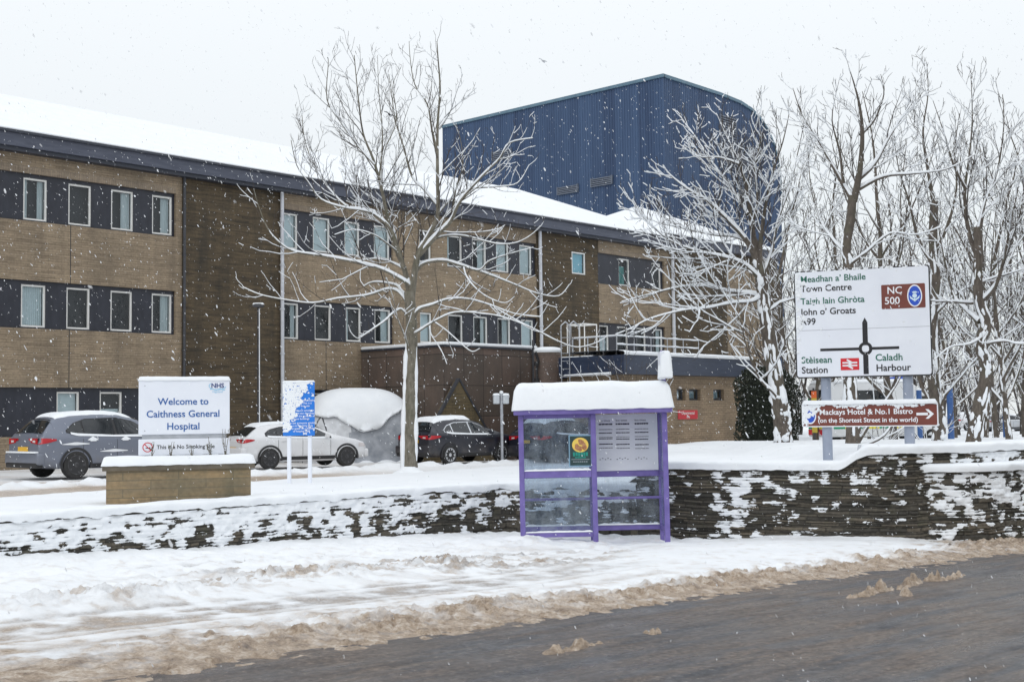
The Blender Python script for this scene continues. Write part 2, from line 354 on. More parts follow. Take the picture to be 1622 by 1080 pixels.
    prof = sm(b, eb-.05, eb+.30)*(.35+.65*np.exp(-((b-eb-.5)/.55)**2))
    hs = .008+prof*(.012+(.04+.11*up)*clod)+.02*(n6-.4)*sm(b, eb, eb+.3)
    h = h*(1-S)+S*hs; dn = np.clip(1.12-.95*sm(b, eb+.22, eb+wb_)+1.1*(n3-.5)+.9*(n6-.5)-.3*(clod-.3), 0, 1); dirt = dirt*(1-S)+S*dn; grey = grey*(1-S)+S*.5*(1-up)*np.clip((n1-.3)*2.5, 0, 1)
    fade = sm(b, eb+wb_-.1, eb+wb_+1.0); dirt += .22*(1-fade)*sm(b, eb+.8, eb+1.4)*np.clip((n6-.3)*2.5, 0, 1)
    gone = sm(b, eb+.05, eb-.30); h = h*(1-gone)-.03*gone
    # small clods in the road
    for a0, a1, bb in ((6.95, 8.15, 6.2), (8.3, 8.9, 6.3), (11.9, 13.4, 6.35), (13.4, 15.6, 6.47), (12.4, 13.1, 6.0)):
        K = sm(a, a0, a0+.25)*sm(a, a1, a1-.25)*np.exp(-((b-bb-.05*np.sin(a*5))/.075)**2)*np.clip((n6-.3)*4.5, 0, 1)
        h = np.maximum(h, -.03+K*(.03+.24*clod)-.010*(K > .02)); dirt = np.maximum(dirt, (K > .1)*1.)
    film = sm(b, eb-1.1, eb)*(b < eb)*np.clip((n6-.5)*8, 0, 1)*.036; h = h+film; dirt = np.maximum(dirt, (b < eb)*1.)
    h -= .14*sm(b, 10, 13)
    # drift against the wall and round the shelter
    h += .05*sm(wb-b, .7, .0)*(.3+n1)
    X, Y = xy(a, b)
    h += .13*np.exp(-((X-.0)/.7)**2-((Y-20.9)/.6)**2)+.05*np.exp(-((X-1.4)/1.6)**2-((Y-20.3)/.5)**2)*(.4+n3)
    dirt += .30*np.exp(-((X-1.0)/1.8)**2-((Y-19.6)/.35)**2)*np.clip((n3-.4)*4, 0, 1)
    dirt += .22*np.clip((n6-.6)*6, 0, 1)*sm(wb-b, .6, 1.6)
    h[:, 0] = -.06
    z = road_z(a)+h
    me = npmesh('slush_and_snow', np.stack([X, Y, z], -1).reshape(-1, 3), gridfaces(len(A), nb), True, {'dirt': np.clip(dirt, 0, 1), 'grey': np.clip(grey, 0, 1)})
    o = link('roadside_snow', me, SLUSH); tag(o, kind='structure')
build_street()
def build_grounds():
    Xs = np.concatenate([np.arange(-90, -18, 3.), np.arange(-18, 5, .16), np.arange(5, 16, .35), np.arange(16, 120, 4.)])
    Ys = np.concatenate([np.arange(5, 17, .5), np.arange(17, 48, .16), np.arange(48, 62, .6), np.arange(62, 180, 4.)])
    X, Y = np.meshgrid(Xs, Ys, indexing='ij'); a, b = ab(X, Y); z = ground(X, Y)
    n1 = fbm(X*.5, Y*.5, 71, 4); n3 = fbm(X*3, Y*3, 81, 4)
    z = z+.05*(n1-.5)+.015*(n3-.5)
    eb = edge_b(a)+.25*(fbm(a*.6, a*0, 91, 3)-.5)
    t = X-.1*Y; rd = sm(b, eb-.1, eb+.25)*sm(t, -.5, -2.2)*sm(Y, 62, 50)
    z -= rd*.09
    ld = np.clip((n3-.35)*3, 0, 1)
    core = sm(b, eb+.1, eb+.5)*sm(b, eb+3.4, eb+2.8)*sm(a, 27, 21)
    dirt = rd*(.15+.85*core*(.55+.6*n1))
    rg = np.exp(-((b-eb-3.6)/.45)**2)*rd; z += rg*(.05+.14*ld); dirt *= 1-.75*rg
    rg2 = np.exp(-((b-eb-.25)/.22)**2)*rd; z += rg2*.07*ld
    for o_ in (4.6, 5.6): tr = np.exp(-((b-eb-o_)/.3)**2)*rd; dirt = np.maximum(dirt, tr*.75)
    dirt = np.maximum(dirt, rd*sm(b, eb+4.2, eb+6.2)*.35*(n1 > .5))
    me_keep = (b-np.interp(a, WA, WB)) > .2
    F = gridfaces(len(Xs), len(Ys)); k = me_keep.reshape(-1); F = F[k[F].all(1)]
    V = np.stack([X, Y, z], -1).reshape(-1, 3)
    used = np.zeros(len(V), bool); used[F.ravel()] = True; idx = np.cumsum(used)-1
    me = npmesh('snowy_ground', V[used], idx[F], True, {'dirt': np.clip(dirt, 0, 1).reshape(-1)[used]})
    tag(link('snowy_ground', me, SLUSH), kind='structure')
    me = npmesh('ground', [(-700, -300, -3.6), (700, -300, -3.6), (700, 900, -3.6), (-700, 900, -3.6)], [(0, 1, 2, 3)])
    tag(link('ground', me, SNOW), kind='structure')
build_grounds()

# ------------------------------------------------------------------ rubble walls
def m_rubble():
    m = mat('rubble_stone', (.06, .055, .045), .85); t = NT(m); v = t.coord()
    sn = t.attr('snow'); tone = t.attr('tone'); jt = t.attr('joint')
    c = t.ramp(tone, [(.0, (.040, .037, .031)), (.35, (.062, .056, .046)), (.7, (.090, .079, .062)), (1, (.135, .113, .085))])
    c = t.mix(.7, c, t.ramp(t.noise(v, 22, 6, .65), [(.25, (.4, .4, .4)), (.75, (1.5, 1.5, 1.5))]), 'MULTIPLY')
    c = t.mix(t.math('MULTIPLY', t.ramp(t.noise(v, 5, 4), [(.55, (0,)*3), (.7, (1,)*3)]), .4), c, (.085, .09, .05))
    c = t.mix(t.math('MULTIPLY', jt, .75), c, (.022, .020, .017))
    f = t.math('ADD', sn, t.math('MULTIPLY', t.math('SUBTRACT', t.noise(v, 42, 5, .7), .5), .9))
    f = t.ramp(f, [(.42, (0,)*3), (.54, (1,)*3)])
    t.col(t.mix(f, c, (.82, .845, .875))); t.bump(t.noise(v, 45, 5, .7), .5, .012); return m
RUBBLE = m_rubble()
def stones(L, Z, seed, hmin=.035, hmax=.12, wmin=.10, wmax=.50):
    r = np.random.RandomState(seed); edges = [Z.min()-.05]
    while edges[-1] < Z.max()+.2: edges.append(edges[-1]+r.uniform(hmin, hmax))
    edges = np.array(edges); Zw = Z+.07*(fbm(L*.6, Z*.8+seed, seed, 2)-.5)+.018*(vn(L*3.5, Z*3, seed)-.5)+.012*(vn(L*9, Z*9, seed)-.5)
    ci = np.clip(np.searchsorted(edges, Zw)-1, 0, len(edges)-2)
    v = (Zw-edges[ci])/(edges[ci+1]-edges[ci]); dz = np.minimum(Zw-edges[ci], edges[ci+1]-Zw)
    tone = np.zeros_like(L); prot = np.zeros_like(L); dl = np.zeros_like(L)
    for c in range(len(edges)-1):
        mk = ci == c
        if not mk.any(): continue
        j = [L.min()-r.uniform(0, .5)]
        while j[-1] < L.max()+.6: j.append(j[-1]+r.uniform(wmin, wmax))
        j = np.array(j); q = np.searchsorted(j, L[mk])-1; q = np.clip(q, 0, len(j)-2)
        tn = r.rand(len(j)); pr = r.rand(len(j)); tone[mk] = tn[q]; prot[mk] = pr[q]; dl[mk] = np.minimum(L[mk]-j[q], j[q+1]-L[mk])
    return v, np.minimum(dz*1.3, dl), tone, prot
def rubble_wall(name, label, pl, topf, basef, bias, seed, tag_group=None, thick=.42, cap_th=.05, step=.017, snow_h=.10, back=.55, lip=.05, noisecap=1.0, st={}):
    """pl: plan polyline (x, y), street side on the right hand when walking along it"""
    pl = np.array(pl, float); d = np.r_[0, np.cumsum(np.linalg.norm(np.diff(pl, axis=0), axis=1))]
    l = np.arange(0, d[-1], step); px = np.interp(l, d, pl[:, 0]); py = np.interp(l, d, pl[:, 1])
    k = np.ones(25)/25; pad = lambda q: np.convolve(np.pad(q, 12, mode='reflect', reflect_type='odd'), k, 'valid')
    px = pad(px); py = pad(py)
    tx = np.gradient(px); ty = np.gradient(py); q = np.hypot(tx, ty); tx /= q; ty /= q; nx, ny = ty, -tx
    root = thing(name, label, 'wall', (px[0], py[0], 0), group=tag_group)
    ox, oy = px[0], py[0]
    zt = topf(px); zb = basef(px, py); m = int(max((zt-zb).max()/.016, 8))
    s = np.linspace(0, 1, m); Z = zb[:, None]+(zt-zb)[:, None]*s[None]; L = np.repeat(l[:, None], m, 1)
    v, dist, tone, prot = stones(L, Z, seed, **st)
    joint = 1-sm(dist, .002, .011)
    disp = (.012+.040*prot)*sm(dist, 0, .018)+.045*(fbm(L*7, Z*13, seed+3)-.5)
    sn = fbm(L*6.0, Z*10.5, seed+5, 5)*1.2-.10+.26*(v-.55)+bias(px, py)[:, None]+.10*(prot-.5)+(.58*(s[None]-.50) if noisecap > .5 else .22*(s[None]-.5))
    smask = sm(sn, .50, .60); disp = disp*(1-.7*smask)+smask*(.028+.045*(vn(L*7, Z*10, seed+8)-.3)+.02*(vn(L*16, Z*20, seed+9)-.5))
    X = px[:, None]+nx[:, None]*disp-ox; Y = py[:, None]+ny[:, None]*disp-oy
    me = npmesh('stonework', np.stack([X, Y, Z], -1).reshape(-1, 3), gridfaces(len(l), m), True, {'snow': np.clip((sn-.5)*3+.42, 0, 1), 'tone': tone, 'joint': joint})
    link('stonework', me, RUBBLE, root)
    # coping slabs
    l2 = slice(None, None, 6); P = lambda off: (px[l2]+nx[l2]*off-ox, py[l2]+ny[l2]*off-oy)
    prof = [(-thick, -.6), (-thick, 0), (-thick, cap_th), (lip, cap_th), (lip, 0), (.0, -.002)]
    rows = []
    for i, (o_, dz) in enumerate(prof):
        x, y = P(o_); jz = 0.012*(vn(l[l2]*1.7, l[l2]*0, seed)-.5); rows.append(np.stack([x+(0.02*(vn(l[l2]*2.1, l[l2]*0+i//3, seed+1)-.5)), y, zt[l2]+dz+jz], -1))
    V = np.stack(rows, 1); link('coping', npmesh('coping', V.reshape(-1, 3), gridfaces(V.shape[0], V.shape[1]), False, {'snow': np.zeros(V.size//3), 'tone': .5*np.ones(V.size//3), 'joint': np.zeros(V.size//3)}), RUBBLE, root)
    # snow lying on top
    l3 = slice(None, None, 3); lx = l[l3]; w = 14; rows = []
    for i in range(w):
        f = i/(w-1); ang = f*math.pi
        off = lip+.03-(back+lip)*f*f*(1) if f > .25 else lip+.03+.012*math.sin(f*12)
        nz = fbm(lx*2.2, lx*0+i*.16, seed+9, 4)-.5
        hh = snow_h*min(1, f/.25)**.6 if f < .25 else snow_h*(1+.15*math.sin((f-.25)*4))
        front = (1-min(1, f/.25))
        hz = hh+cap_th+.05*nz*noisecap-.07*front*noisecap*(fbm(lx*5, lx*0, seed+12, 4)-.3)-.03*front
        offn = off+.05*(fbm(lx*4, lx*0+i*.3, seed+15, 3)-.5)*(1 if f < .4 else 0)
        if i == w-1: hz = hz*0-.25
        rows.append(np.stack([px[l3]+nx[l3]*offn-ox, py[l3]+ny[l3]*offn-oy, zt[l3]+hz], -1))
    V = np.stack(rows, 1); link('snow_cap', npmesh('snow_cap', V.reshape(-1, 3), gridfaces(V.shape[0], w), True), SNOW, root)
    return root
def base_f(px, py): a, b = ab(px, py); return road_z(a)-.3
lp = [xy(a, b) for a, b in zip(WA, WB) if a < 18.25]; lp[0] = xy(3.5, 16.7)
rubble_wall('rubble_wall', 'long low drystone wall plastered with snow, left of the purple bus shelter', lp,
    lambda x: -1.36+.03*(x > 9), base_f, lambda x, y: .055-.20*sm(x, -2.6, -.6)-.1*sm(x, 1, 2), 3, snow_h=.07, back=.7, lip=.03, noisecap=1.3)
rp_ = [xy(a, b) for a, b in zip(WA, WB) if 18.1 < a]; rp_[-1] = xy(33, 8.2); rp_ = rp_[:-1]+[xy(33, 8.2)]
rp_ = [p for p in rp_ if p[0] < 24]
rubble_wall('rubble_wall', 'taller dark rubble wall with a step in its top, below the roundabout sign', rp_,
    lambda x: -.985+.26*sm(x, 5.35, 5.85), base_f, lambda x, y: -.265+.23*np.exp(-((x-3.72)/.36)**4)+.12*np.exp(-((x-4.6)/.55)**2)+.3*sm(x, 7.3, 7.8), 23, snow_h=.10, back=.8, lip=.05, noisecap=.45, st=dict(hmin=.02, hmax=.07, wmin=.12, wmax=.6))
lw = [(p[0]+.16, p[1]-.34) for p in [xy(20.15, 10.1), xy(20.5, 9.25), xy(21.0, 8.75), xy(22.46, 8.41), xy(27, 8.3), xy(32, 8.25)]]
rubble_wall('rubble_wall', 'short lower wall at the right edge, snow crusted over its lower half', lw,
    lambda x: -1.04+0*x, base_f, lambda x, y: -.02+0*x, 43, snow_h=.09, back=.45, lip=.07, noisecap=.4, thick=.3)
# ------------------------------------------------------------------ hospital
UB, MBn, GB = (6.13, 7.60), (2.84, 4.31), (-.45, 1.04)
def window(parent, s0, s1, z0, z1, kind, y=.0, fr=.055):
    mb = MB(); yo, yi = y+.03, y+.11
    mb.box((s0, yo, z0), (s0+fr, yi, z1)).box((s1-fr, yo, z0), (s1, yi, z1)).box((s0+fr, yo, z1-fr), (s1-fr, yi, z1)).box((s0+fr, yo, z0), (s1-fr, yi, z0+fr))
    w = mb.build('window', WHITE, parent)
    tl = rnd.uniform(-.012, .012); tv = rnd.uniform(-.012, .012); MB().add([(s0+fr, y+.078-tl-tv, z0+fr), (s1-fr, y+.078+tl-tv, z0+fr), (s1-fr, y+.078+tl+tv, z1-fr), (s0+fr, y+.078-tl+tv, z1-fr)], [(0, 1, 2, 3)]).build('pane', GLASS, w)
    a, b, c, d = s0+fr, s1-fr, z0+fr, z1-fr
    def folds(x0, x1, m, n, amp=.02):
        xs = np.linspace(x0, x1, n); ys = y+.17+amp*np.sin(np.arange(n)*1.9)
        V = [(x, yy, c) for x, yy in zip(xs, ys)]+[(x, yy, d) for x, yy in zip(xs, ys)]
        MB().add(V, [(i, i+1, n+i+1, n+i) for i in range(n-1)]).build('curtain', m, w, True)
    if kind == 'half': folds(a+(b-a)*.55, b, CURT, 14)
    elif kind == 'left': folds(a, a+(b-a)*.3, CURT, 9)
    elif kind == 'both': folds(a, a+(b-a)*.2, CURT, 7); folds(b-(b-a)*.3, b, CURT, 9)
    elif kind == 'blind_and_sky_sheen':
        mb = MB(); n = 11
        for i in range(n): x = a+(b-a)*(i+.5)/n; mb.box((x-.028, y+.15, c), (x+.026, y+.156, d))
        mb.build('blind_and_sky_sheen', BLIND_SHEEN, w)
    elif kind == 'full': MB().box((a, y+.16, c), (b, y+.17, d)).build('blind_and_sky_sheen', BLIND_SHEEN, w)
    elif kind == 'cyan': MB().box((a, y+.16, c+.02), (b, y+.17, d)).build('blind_and_sky_sheen', CYAN, w)
    elif kind == 'low': MB().box((a, y+.16, c), (b, y+.17, c+(d-c)*.6)).build('blind_and_sky_sheen', BLIND_SHEEN, w)
    elif kind == 'teal': MB().box((a+.1, y+.22, c), (b-.1, y+.23, c+.9)).build('curtain', mat('teal_cloth', (.10, .30, .28), .9), w)
    return w
def band(parent, s0, s1, zz, wins, y=.1):
    """dark panel band between s0 and s1 with window openings"""
    z0, z1 = zz; a, b = z0+.05, z1-.12; mb = MB()
    mb.box((s0, y, b), (s1, .3, z1)).box((s0, y, z0), (s1, .3, a))
    e = s0
    for w in wins:
        if w[0] > e: mb.box((e, y-.004, a), (w[0], .3, b))
        e = w[1]
    if e < s1: mb.box((e, y-.004, a), (s1, .3, b))
    mb.build('spandrel_band', NAVY, parent)
    for w in wins: window(parent, w[0], w[1], a, b, w[2], y)
hosp = thing('hospital_building', 'long three storey hospital block in tan stone with dark window bands and snowy hipped roof', 'building', (P0[0], P0[1], 0), TH); hosp.scale = (BS, BS, BS)
class Walls:
    def __init__(s, name, m): s.name, s.m, s.o = name, m, []
    def box(s, a, b): s.o.append(MB().box(a, b).build(s.name, s.m, hosp)); return s
SOLDIER = m_brick('soldier_brick', ((.28, .22, .165), (.2, .155, .115), (.33, .27, .2)), (.15, .125, .10), bw=.075, rh=.3, stain=.2)
tan, brn, trim = Walls('wall', BRICK_TAN), Walls('wall', BRICK_BRN), Walls('soldier_course', SOLDIER)
GZ = -3.0
bays = [(-12, 6.06), (10.43, 15.9), (18.9, 24.45), (28.9, 34.15)]
for s0, s1 in bays:
    tan.box((s0, 0, UB[1]+.22), (s1, .4, 8.3)).box((s0, 0, MBn[1]), (s1, .4, UB[0])).box((s0, 0, GB[1]), (s1, .4, MBn[0])).box((s0, 0, GZ), (s1, .4, GB[0]))
    trim.box((s0, -.004, UB[1]), (s1, .4, UB[1]+.22))
for s0, s1 in ((6.06, 6.30), (34.15, 34.7)): tan.box((s0, -.002, GZ), (s1, .4, 8.3))
for s0, s1, z0, z1 in ((15.9, 17.33, GZ, 8.3), (18.0, 18.9, GZ, 8.3), (17.33, 18.0, GZ, 2.95), (17.33, 18.0, 4.2, 6.2), (17.33, 18.0, 7.55, 8.3)): tan.box((s0, 0, z0), (s1, .4, z1))
brn.box((6.32, .03, GZ), (10.41, .4, 8.3))
for s0, s1, z0, z1 in ((24.47, 26.96, GZ, 8.3), (27.97, 28.88, GZ, 8.3), (26.96, 27.97, GZ, 6.45), (26.96, 27.97, 7.5, 8.3)): brn.box((s0, .03, z0), (s1, .4, z1))
for o in brn.o: o['label'] = 'dark weathered brown wall section'
MB().box((-12, .42, GZ), (34.7, 11, 8.3)).build('inner_wall', ROOM, hosp)
K = ['half', 'none', 'half', 'half']
b0u = [(.76, 1.53, 'both'), (2.24, 3.02, 'none'), (3.72, 4.52, 'half'), (5.22, 5.98, 'half')]
ext = [(-8.2, -7.4, 'half'), (-6.7, -5.9, 'none'), (-5.2, -4.4, 'both'), (-3.7, -2.9, 'none'), (-2.2, -1.4, 'half')]
band(hosp, -12, 6.06, UB, ext+b0u)
band(hosp, -12, 6.06, MBn, ext+[(.72, 1.51, 'blind_and_sky_sheen'), (2.2, 3.0, 'none'), (3.72, 4.5, 'none'), (5.22, 5.98, 'half')])
band(hosp, -12, 6.06, GB, ext+[(1.9, 2.66, 'full'), (3.36, 4.15, 'low')])
band(hosp, 10.43, 15.9, UB, [(10.5, 11.27, 'full'), (11.98, 12.79, 'full'), (13.5, 14.25, 'full'), (14.98, 15.8, 'full')])  # full pale sheets behind these panes imitate the sky reflected in the glass
band(hosp, 10.43, 15.9, MBn, [(10.5, 11.3, 'both'), (12.05, 12.83, 'none'), (13.55, 14.3, 'left'), (15.0, 15.82, 'half')])
band(hosp, 10.43, 15.9, GB, [(10.6, 11.4, 'none'), (12.0, 12.8, 'half'), (13.5, 14.3, 'none')])
band(hosp, 18.9, 24.45, UB, [(18.97, 19.86, 'left'), (20.47, 21.33, 'half'), (21.95, 22.75, 'full'), (23.45, 24.25, 'blind_and_sky_sheen')])
band(hosp, 18.9, 24.45, MBn, [(19.0, 19.86, 'none'), (20.5, 21.36, 'both'), (22.0, 22.8, 'half'), (23.5, 24.3, 'full')])
band(hosp, 28.9, 34.15, UB, [(30.57, 31.42, 'teal'), (33.24, 34.0, 'none')])
band(hosp, 28.9, 34.15, MBn, [(29.0, 29.7, 'low'), (30.35, 31.2, 'none'), (31.9, 32.65, 'none'), (33.3, 34.05, 'half')])
window(hosp, 17.34, 17.98, 6.22, 7.53, 'none', .02); window(hosp, 17.34, 17.98, 2.97, 4.18, 'full', .02); window(hosp, 26.98, 27.95, 6.47, 7.48, 'cyan', .02)
MB().box((-12.3, -.38, 8.30), (35.1, .0, 8.72)).box((-12.3, 0, 8.302), (35.1, .38, 8.70)).box((34.72, .38, 8.302), (35.1, 11.3, 8.70)).build('fascia', FASCIA, hosp)
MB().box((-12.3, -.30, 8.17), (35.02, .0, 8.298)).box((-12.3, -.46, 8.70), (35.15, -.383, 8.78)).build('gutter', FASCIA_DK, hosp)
def hip_roof(parent, x0, x1, y0, y1, z0, zr, run, name='roof', m=SNOW, lift=0.):
    ym = (y0+y1)/2
    V = [(x0, y0, z0), (x1, y0, z0), (x1, y1, z0), (x0, y1, z0), (x0+run, ym, zr), (x1-run, ym, zr), (x0, y0, z0-.06), (x1, y0, z0-.06), (x1, y1, z0-.06), (x0, y1, z0-.06)]
    F = [(0, 1, 5, 4), (1, 2, 5), (2, 3, 4, 5), (3, 0, 4), (6, 9, 8, 7), (6, 7, 1, 0), (7, 8, 2, 1), (8, 9, 3, 2), (9, 6, 0, 3)]
    return MB().add(V, F).build(name, m, parent)
rf = hip_roof(hosp, -12.3, 35.1, -.36, 11.36, 8.76, 11.2, 5.8, m=FASCIA_DK)
sn = hip_roof(rf, -12.28, 35.08, -.40, 11.34, 8.83, 11.38, 5.8, 'snow_cover', SNOW)
def pipe(parent, s, y, z0, z1, r, m, name='drainpipe', brk=1.6):
    mb = MB().tube([(s, y, z0), (s, y, z1)], r, 8); z = z0+.5
    while z < z1: mb.tube([(s, y, z), (s, y, z+.06)], r*1.35, 8).box((s-.02, y, z+.01), (s+.02, y+.14, z+.05)); z += brk
    return mb.build(name, m, parent, True)
pipe(hosp, 6.34, -.09, -3, 8.2, .05, DARK_MET); pipe(hosp, 10.42, -.10, -3, 8.2, .065, PIPE_GREY)
pipe(hosp, 24.62, -.10, -3, 8.2, .075, PIPE_GREY); pipe(hosp, 34.75, -.12, -3, 8.2, .085, PIPE_GREY)
for s in (2.25, 12.5, 21.1):
    MB().box((s-.012, -.003, GB[1]+.001), (s+.012, .01, MBn[0]-.001)).build('movement_joint', ROOM, hosp)
MB().box((2.26, -.003, MBn[1]+.001), (2.284, .01, UB[0]-.001)).build('movement_joint', ROOM, hosp)

# ------------------------------------------------------------------ far wing behind the snowy trees
wing = thing('hospital_wing', 'brown stone wing with pyramid roof behind the snowy tree, beyond the main block', 'building', tuple(fac(35.2, 1.2, 0)), TH); wing.scale = (BS, BS, BS)
MB().box((0, 0, -3), (12.0, 11, 8.8)).build('wall', BRICK_BRN, wing)
MB().box((-.3, -.35, 8.8), (12.3, 0, 9.25)).box((-.3, 0, 8.802), (12.3, 11.3, 9.24)).build('fascia', FASCIA, wing)
r2 = hip_roof(wing, -.32, 12.32, -.36, 11.3, 9.26, 11.7, 5.9, m=FASCIA_DK); hip_roof(r2, -.3, 12.3, -.42, 11.3, 9.32, 11.95, 5.9, 'snow_cover')
MB().box((6.5, -.02, 3.0), (10.5, .02, 8.0)).build('buff_panel', BRICK_TAN, wing)

# ------------------------------------------------------------------ navy clad tower
def m_clad():
    m = mat('blue_profiled_cladding', (.05, .08, .17), .5, 0, .4); t = NT(m); tcx = t.node('TexCoord'); sp = t.node('SeparateXYZ'); t.l(tcx.outputs['Object'], sp.inputs[0])
    xy_ = t.math('ADD', sp.outputs[0], sp.outputs[1]); n = t.noise(t.coord((1.3, 1.3, .08)), 2.2, 5)
    sh = t.math('FRACT', t.math('MULTIPLY', xy_, 1.0)); pan = t.node('TexWhiteNoise', noise_dimensions='1D'); t.l(t.math('FLOOR', t.math('MULTIPLY', xy_, 1.0)), pan.inputs['W'])
    c = t.ramp(t.math('ADD', t.math('MULTIPLY', n, .7), t.math('MULTIPLY', pan.outputs[0], .3)), [(.3, (.021, .045, .102)), (.7, (.043, .082, .162))]); t.col(c); return m
CLAD = m_clad()
tower = thing('clad_tower', 'tall navy blue ribbed metal clad tower with one rounded corner, rising behind the roof', 'tower', tuple(fac(48.3, 9.83, 0)), TH); tower.scale = (BS, BS, BS)
H, WD, LN = 21.72, 14.4, 20.2
prof = [(0, -3)]  # silhouette of the wide end in x,z
arc = [(6.6, H), (9.2, H-.12), (10.6, H-.38), (11.8, H-.85), (12.8, H-1.55), (13.6, H-2.5), (14.1, H-3.6), (14.35, H-4.8), (WD, H-6)]
def ribs(x0, x1, step=.21, d=.028):
    out = []; n = int((x1-x0)/step); step = (x1-x0)/n
    for i in range(n):
        x = x0+i*step; out += [(x, 0), (x+step*.52, 0), (x+step*.62, d), (x+step*.90, d)]
    return out+[(x1, 0)]
def ztop(x): xs = [0]+[p[0] for p in arc]; zs = [H]+[p[1] for p in arc]; return float(np.interp(x, xs, zs))
rb = ribs(0, WD); V = []; Fc = []
for x, d in rb: V += [(x, d, -3), (x, d, ztop(x))]
Fc = [(2*i, 2*i+2, 2*i+3, 2*i+1) for i in range(len(rb)-1)]
MB().add(V, Fc).build('end_cladding', CLAD, tower)
rb = ribs(0, LN); V = []
for x, d in rb: V += [(d, x, -3), (d, x, H)]
MB().add(V, [(2*i+2, 2*i, 2*i+1, 2*i+3) for i in range(len(rb)-1)]).build('side_cladding', CLAD, tower)
skin = [(0, H-.03)]+[(x, z-.03) for x, z in arc]+[(WD-.02, -3)]
V = [(x, .08, z) for x, z in skin]+[(x, LN, z) for x, z in skin]; n = len(skin)
MB().add(V, [(i, i+1, n+i+1, n+i) for i in range(n-1)]+[tuple(range(2*n-1, n-1, -1))]).build('curved_roof', CLAD, tower, True)
cp = MB(); cp.box((-.10, -.10, H-.16), (.10, LN, H+.05)); pts = [(0, H)]+arc
for (xa, za), (xb, zb) in zip(pts[:-1], pts[1:]):
    V = []
    for x, z in ((xa, za), (xb, zb)): V += [(x, -.10, z-.16), (x, -.10, z+.05), (x, .2, z+.05), (x, .2, z-.16)]
    cp.add(V, [(0, 4, 5, 1), (1, 5, 6, 2), (0, 3, 7, 4)])
cp.build('coping', noisy('teal_coping', (.07, .13, .18), (.10, .18, .24), 2, .4), tower)
GREYV = noisy('louvre_metal', (.10, .12, .16), (.15, .17, .21), 4, .5)
def louvre(x0, x1, z0, z1, side, n):
    mb = MB()
    for i in range(n):
        z = z0+(z1-z0)*i/n; h = (z1-z0)/n
        if side: mb.box((-.12, x0, z), (.02, x1, z+h*.55))
        else: mb.box((x0, -.12, z), (x1, .02, z+h*.55))
    e = .07
    if side: mb.box((-.14, x0-e, z0), (.02, x0, z1)).box((-.14, x1, z0), (.02, x1+e, z1))
    else: mb.box((x0-e, -.14, z0), (x0, .02, z1)).box((x1, -.14, z0), (x1+e, .02, z1))
    mb.build('louvre', GREYV, tower)
louvre(7.2, 8.9, 15.05, 15.6, True, 5); louvre(4.25, 5.95, 15.2, 15.8, True, 5); louvre(6.5, 8.4, 16.6, 20.3, False, 22); louvre(8.7, 10.5, 14.2, 18.6, False, 24); louvre(13.2, 15.0, 18.3, 19.0, True, 5)

# ------------------------------------------------------------------ slate-panelled extension with the brick gable
def m_slate():
    m = mat('slate_panel', (.12, .10, .085), .75); t = NT(m); tcx = t.node('TexCoord'); sp = t.node('SeparateXYZ'); t.l(tcx.outputs['Object'], sp.inputs[0])
    cb = t.node('CombineXYZ'); t.l(t.math('ADD', sp.outputs[0], sp.outputs[1]), cb.inputs[0]); t.l(sp.outputs[2], cb.inputs[1])
    br = t.node('TexBrick'); br.offset = 0; t.l(cb.outputs[0], br.inputs['Vector']); br.inputs['Scale'].default_value = 1
    br.inputs['Brick Width'].default_value = 1.02; br.inputs['Row Height'].default_value = 1.12; br.inputs['Mortar Size'].default_value = .012
    br.inputs['Color1'].default_value = (.095, .078, .066, 1); br.inputs['Color2'].default_value = (.135, .10, .085, 1); br.inputs['Mortar'].default_value = (.03, .026, .024, 1)
    c = t.mix(.7, br.outputs[0], t.ramp(t.noise(t.coord((1, 1, .5)), 1.4, 6, .65), [(.3, (.6, .62, .62)), (.7, (1.35, 1.2, 1.1))]), 'MULTIPLY'); t.col(c); t.bump(br.outputs['Fac'], -.5, .02); return m
SLATE = m_slate()
extn = thing('extension_block', 'single storey block of dark slate panels with snow along its roof edge', 'building', tuple(fac(14.21, -4.5, 0)), TH); extn.scale = (BS, BS, BS)
MB().box((0, 0, -3), (4.95, 4.48, 2.5)).build('wall', SLATE, extn)
MB().box((-.06, -.06, 2.5), (5.0, 4.46, 2.56)).build('roof', FASCIA_DK, extn); MB().box((-.09, -.09, 2.562), (5.02, 4.44, 2.68)).build('snow_cap', SNOW, extn, True, .05)
pipe(extn, 4.75, -.08, -3, 2.9, .045, DARK_MET)
gab = thing('porch_gable', 'triangular brown brick gable standing against the slate panelled block', 'porch', tuple(fac(14.66, -4.80, 0)), TH); gab.scale = (BS, BS, BS)
MB().prism([(-2.55, -2.0), (2.55, -2.0), (0, 1.30)], 0, .22).build('wall', m_brick('gable_brick', ((.15, .115, .06), (.10, .078, .045), (.2, .155, .085)), (.05, .04, .03), bw=.34, rh=.1, stain=.5), gab)
for sg in (-1, 1):
    L = math.hypot(2.55, 3.3); M = Matrix.Translation((0, 0, 1.34)) @ Matrix.Rotation(sg*math.atan2(3.3, 2.55), 4, 'Y')
    MB().box((0 if sg > 0 else -L, -.03, -.04), (L if sg > 0 else 0, .10, .04), M).build('verge', DARK_MET, gab)
stair = thing('stair_turret', 'round dark brick turret with a snow cap beside the slate panelled block', 'turret', (at(868, 600, 46.6*BS)[0], 46.6*BS, 0)); stair.scale = (BS, BS, BS)
MB().lathe([(.50, -3), (.50, 2.28), (.46, 2.36), (.0, 2.4)], 28).build('wall', m_brick('turret_brick', ((.13, .10, .085), (.10, .085, .075), (.15, .10, .08)), (.05, .04, .035), bw=.9, rh=1.1, stain=.3), stair, True)
